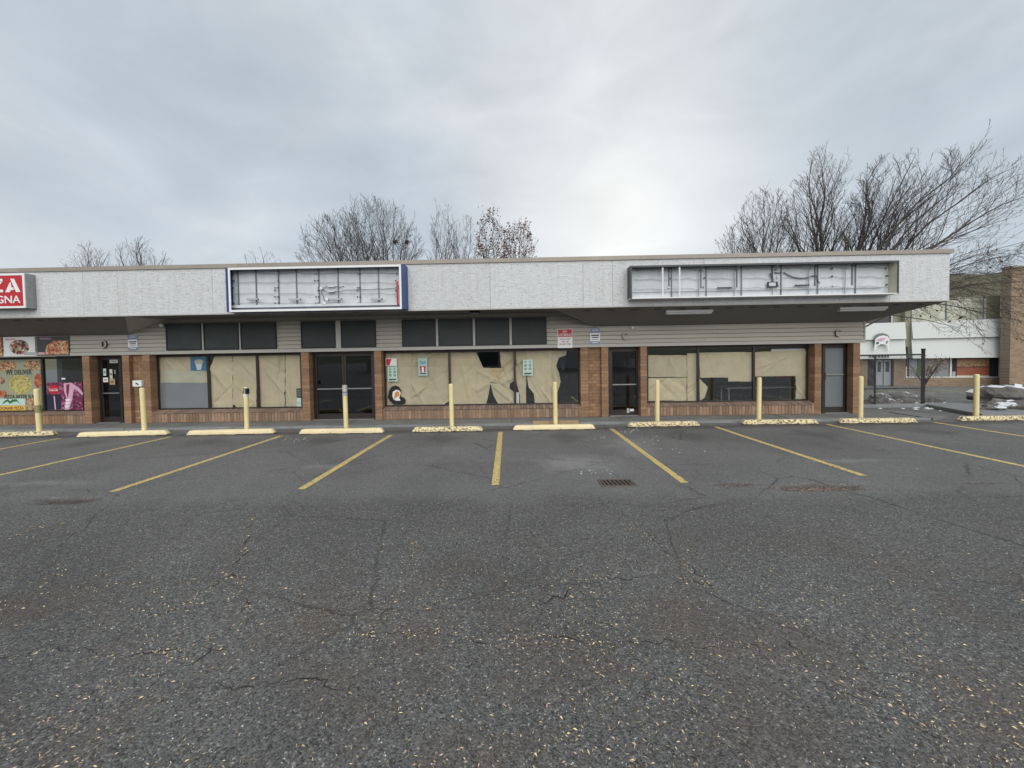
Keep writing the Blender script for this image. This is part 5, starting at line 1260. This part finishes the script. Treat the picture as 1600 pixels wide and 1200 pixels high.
# hills closing the horizon
mat('hill', (.105, .10, .062), 1., var=.8, vscale=.03, vcol=(.15, .145, .10), bump=.8, bscale=.2, bdist=3)
mb = MB(); n_ = 240
for k in range(n_):
    a = 2*math.pi*k/n_; dr_ = 260+40*math.sin(a*3)
    hh = 20+11*noise.noise(Vector((math.cos(a)*2.5, math.sin(a)*2.5, 1)))+6*noise.noise(Vector((math.cos(a)*9, math.sin(a)*9, 4)))
    if math.sin(a) < 0: hh *= .55
    az = math.atan2(math.sin(a), math.cos(a))
    near = math.exp(-((az-math.radians(45))/.22)**2); hh += near*13
    for rr_, zz in ((dr_*.75, -2), (dr_*.87, hh*.45), (dr_, hh), (dr_*1.35, hh*1.02), (dr_*2.5, -2)):
        mb.v.append(Vector((math.cos(a)*rr_, math.sin(a)*rr_, zz+(2*noise.noise(Vector((a*30, zz, 0))) if zz > 0 else 0))))
for k in range(n_):
    for j in range(4):
        a0, a1 = k*5+j, ((k+1) % n_)*5+j; mb.f.append((a0, a1, a1+1, a0+1))
tag(mb.build('hills', 'hill', smooth=True), kind='structure')

# ------------------------------------------------------------------ bare trees
def tree(bpx, y, rect, label, seed, limbs=10, m='bark', tw=1., leaves=0, group='bare trees behind the shops', nch=(9, 6, 4), depth_=.8, low=0., bend=.35, fork=.35, rads=1.):
    """crown grown inside an ellipsoid given by its outline in the photograph at distance y"""
    rr = random.Random(seed)
    z0 = 0.; x = W(bpx, 400, y)[0]
    x0, x1 = W(rect[0], rect[3], y)[0], W(rect[1], rect[3], y)[0]; cx_ = (x0+x1)/2; rx_ = (x1-x0)/2
    zt_ = W((rect[0]+rect[1])/2, rect[2], y)[1]; zm_ = W((rect[0]+rect[1])/2, rect[3], y)[1]; rz_ = zt_-zm_; ry_ = min(rx_, rz_)*depth_
    ctr = Vector((cx_, y, zm_)); base = Vector((x, y, z0)); H_ = zt_
    zf = H_*fork; top = Vector((x+(cx_-x)*.12, y, zf)); rt_ = .0145*H_*rads
    e_ = empty('bare_tree', base, label, 'tree', group); tips = []
    def ext(p, d):
        # distance from p along d to the crown surface
        q = p-ctr; a = Vector((d.x/rx_, d.y/ry_, d.z/rz_)); b = Vector((q.x/rx_, q.y/ry_, q.z/rz_))
        A, B_, C_ = a.dot(a), 2*a.dot(b), b.dot(b)-1; D = B_*B_-4*A*C_
        return 0 if D < 0 else max(0, (-B_+math.sqrt(D))/(2*A))
    def branch(mb, p, d, L_, r_, lv):
        n = (7, 5, 4, 3)[lv]; pts = [p]; rd = [r_]; c_ = p; dd = d
        for k in range(n):
            w_ = Vector((rr.gauss(0, 1), rr.gauss(0, 1), rr.gauss(0, 1)))*(.06, .09, .12, .15)[lv]
            dd = (dd+w_+Vector((0, 0, .05 if low < .5 else -.02*lv))).normalized(); c_ = c_+dd*(L_/n); pts.append(c_); rd.append(max(r_*(1-(k+1)/n*.8), .0042*tw))
        mb.tube(pts, rd, 4 if lv == 1 else 3, False); kids(mb, pts, rd, L_, lv); tips.append(c_)
    def kids(mb, pts, rd, L_, lv):
        if lv >= 3: return
        n = len(pts)-1; nc = int(nch[lv]+rr.random()); side = rr.random()*6.28
        for k in range(nc):
            t = (.28 if lv == 0 else .15)+(.97-(.28 if lv == 0 else .15))*(k+rr.uniform(.1, .9))/nc; i = min(int(t*n), n-1); f_ = t*n-i
            q_ = pts[i].lerp(pts[i+1], f_); ld = (pts[i+1]-pts[i]).normalized(); side += 2.4+rr.uniform(-.5, .5)
            o1 = ld.orthogonal().normalized(); o2 = ld.cross(o1); ax_ = o1*math.cos(side)+o2*math.sin(side)
            an = rr.uniform(.38, .72); nd = (ld*math.cos(an)+ax_*math.sin(an)+(Vector((0, 0, .12)) if low < .5 else Vector((0, 0, -.05)))).normalized()
            E_ = ext(q_, nd); Lc = min(L_*(.52, .50, .45)[lv]*(1.2-.6*t), max(E_*1.02, .12*rz_ if lv else .1))*rr.uniform(.7, 1.05)
            if Lc > .06: branch(mb, q_, nd, Lc, max(rd[i]*(.5 if lv else .42), .0042*tw), lv+1)
    for k in range(limbs):
        a = (k+rr.uniform(.1, .9))/limbs; th = math.pi*(.06-low*.35+(.88+low*.7)*a)
        f_ = rr.uniform(.86, 1.); yy = rr.uniform(-1, 1)*.75; hz = math.sqrt(max(.05, 1-yy*yy))
        end = ctr+Vector((-rx_*math.cos(th)*f_*(hz*.4+.6), ry_*yy*f_, rz_*math.sin(th)*f_*(hz*.4+.6)))
        p0 = base.lerp(top, rr.uniform(.7, 1.)); mid = p0.lerp(end, .5)+Vector((-(end.x-p0.x)*bend*.5, -(end.y-p0.y)*bend*.5, abs(end.x-p0.x)*bend*.35))
        n = 12; pts = []; rd = []; L_ = (end-p0).length
        for j_ in range(n+1):
            t = j_/n; q_ = p0*(1-t)**2+mid*2*t*(1-t)+end*t*t; q_ += Vector((noise.noise(Vector((t*3, k, seed))), noise.noise(Vector((t*3, k+50, seed))), 0))*L_*.10*t; pts.append(q_); rd.append(max(rt_*.45*(1-t*.88), .0045*tw))
        mb = MB(); mb.tube(pts, rd, 6); kids(mb, pts, rd, L_, 0); mb.build('limb', m, e_)
    MB().tube([base, base.lerp(top, .5)+Vector((rr.uniform(-.08, .08), 0, 0)), top], [rt_*1.2, rt_, rt_*.8], 9).build('trunk', m, e_, smooth=True)
    if leaves:
        lf = MB()
        for _ in range(leaves):
            t = rr.choice(tips)+Vector((rr.gauss(0, .1), rr.gauss(0, .1), rr.gauss(0, .12))); s_ = rr.uniform(.045, .09); n_ = Vector((rr.gauss(0, 1), rr.gauss(0, 1), rr.gauss(0, .5))).normalized(); a = n_.orthogonal().normalized()*s_; b = n_.cross(a)
            lf.add([t-a, t-b*.6, t+a, t+b*.6], [(0, 1, 2, 3)])
        tag(lf.build('foliage', 'leaf_brown', e_), kind='stuff')
T = tree
T(142, 62, (104, 180, 378, 425), 'small distant bare tree, leftmost above the roof', 31, m='bark_far', tw=2.4, limbs=9, nch=(6, 4, 2))
T(223, 62, (184, 264, 369, 425), 'small distant bare tree, second from the left above the roof', 32, m='bark_far', tw=2.4, limbs=10, nch=(6, 4, 2))
T(410, 62, (376, 442, 387, 425), 'faint bare treetop just left of the large fan shaped crown', 33, m='bark_far', tw=2.2, limbs=7, nch=(4, 3, 2))
T(612, 34, (510, 668, 307, 420), 'large fan shaped bare tree with two dark nests', 41, tw=1.7, limbs=15, nch=(10, 5, 3), rads=.75, bend=.2)
T(560, 36, (463, 600, 330, 425), 'broad bare tree forming the left half of the fan of branches', 42, tw=1.7, limbs=13, nch=(9, 5, 3), rads=.75, bend=.2)
T(691, 36, (666, 722, 316, 420), 'slim upright bare tree right of the large fan', 43, tw=1.6, limbs=8, nch=(9, 4, 3), rads=.7)
T(722, 38, (700, 752, 330, 420), 'slim pale bare tree behind the brown leaved tree', 46, tw=1.6, limbs=7, nch=(7, 4, 3), rads=.6, m='bark_far')
T(764, 30, (738, 796, 324, 420), 'taller tree with brown dead leaves still on it', 44, tw=1.6, limbs=9, nch=(8, 4, 2), leaves=1100, rads=.7)
T(808, 30, (780, 842, 337, 420), 'rightmost tree with brown dead leaves, above the middle of the roof', 45, tw=1.6, limbs=9, nch=(8, 4, 2), leaves=1100, rads=.7)
x, z = W(618, 378, 33.5)[0], W(618, 378, 33.5)[1]
for px, lb in ((618, 'dark round bird nest at the left in the fan shaped tree'), (636, 'dark round bird nest at the right in the fan shaped tree')):
    x, z = W(px, 378, 33.6); mb = MB(); rr = random.Random(px)
    for k in range(70):
        a = rr.uniform(0, 6.28); c_ = Vector((x+rr.gauss(0, .08), 33.6+rr.gauss(0, .08), z+rr.gauss(0, .10))); d = Vector((rr.gauss(0, 1), rr.gauss(0, 1), rr.gauss(0, .5))).normalized()*.13; mb.tube([c_-d, c_+d], .012, 3)
    tag(mb.build('bird_nest', 'bark', None, (x, 33.6, z)), lb, 'nest')
T(1195, 27, (1140, 1248, 293, 400), 'smaller round crowned bare tree, left of the big right hand trees', 51, tw=1.4, limbs=11, nch=(9, 5, 3), rads=.8)
T(1150, 30, (1113, 1180, 345, 410), 'low spreading bare tree at the left foot of the right hand group', 57, tw=1.5, limbs=8, nch=(7, 4, 3), rads=.7)
T(1282, 19, (1222, 1350, 228, 400), 'tall bare tree with upright limbs behind the grey sign box', 52, tw=1., limbs=9, nch=(13, 6, 3), bend=.35)
T(1318, 18, (1310, 1460, 236, 410), 'tall bare tree leaning right behind the end of the roof', 53, tw=.95, limbs=9, nch=(13, 6, 3), bend=.4)
T(1322, 17, (1385, 1625, 226, 420), 'wide bare tree reaching over the right edge of the picture', 54, tw=.9, limbs=10, nch=(14, 6, 3), bend=.45, low=.25)
T(1316, 15.5, (1440, 1650, 375, 475), 'low bare tree with drooping branches before the building across the street', 55, tw=.9, limbs=13, nch=(11, 5, 3), bend=.4, low=.6, leaves=40, fork=.6, rads=.9)
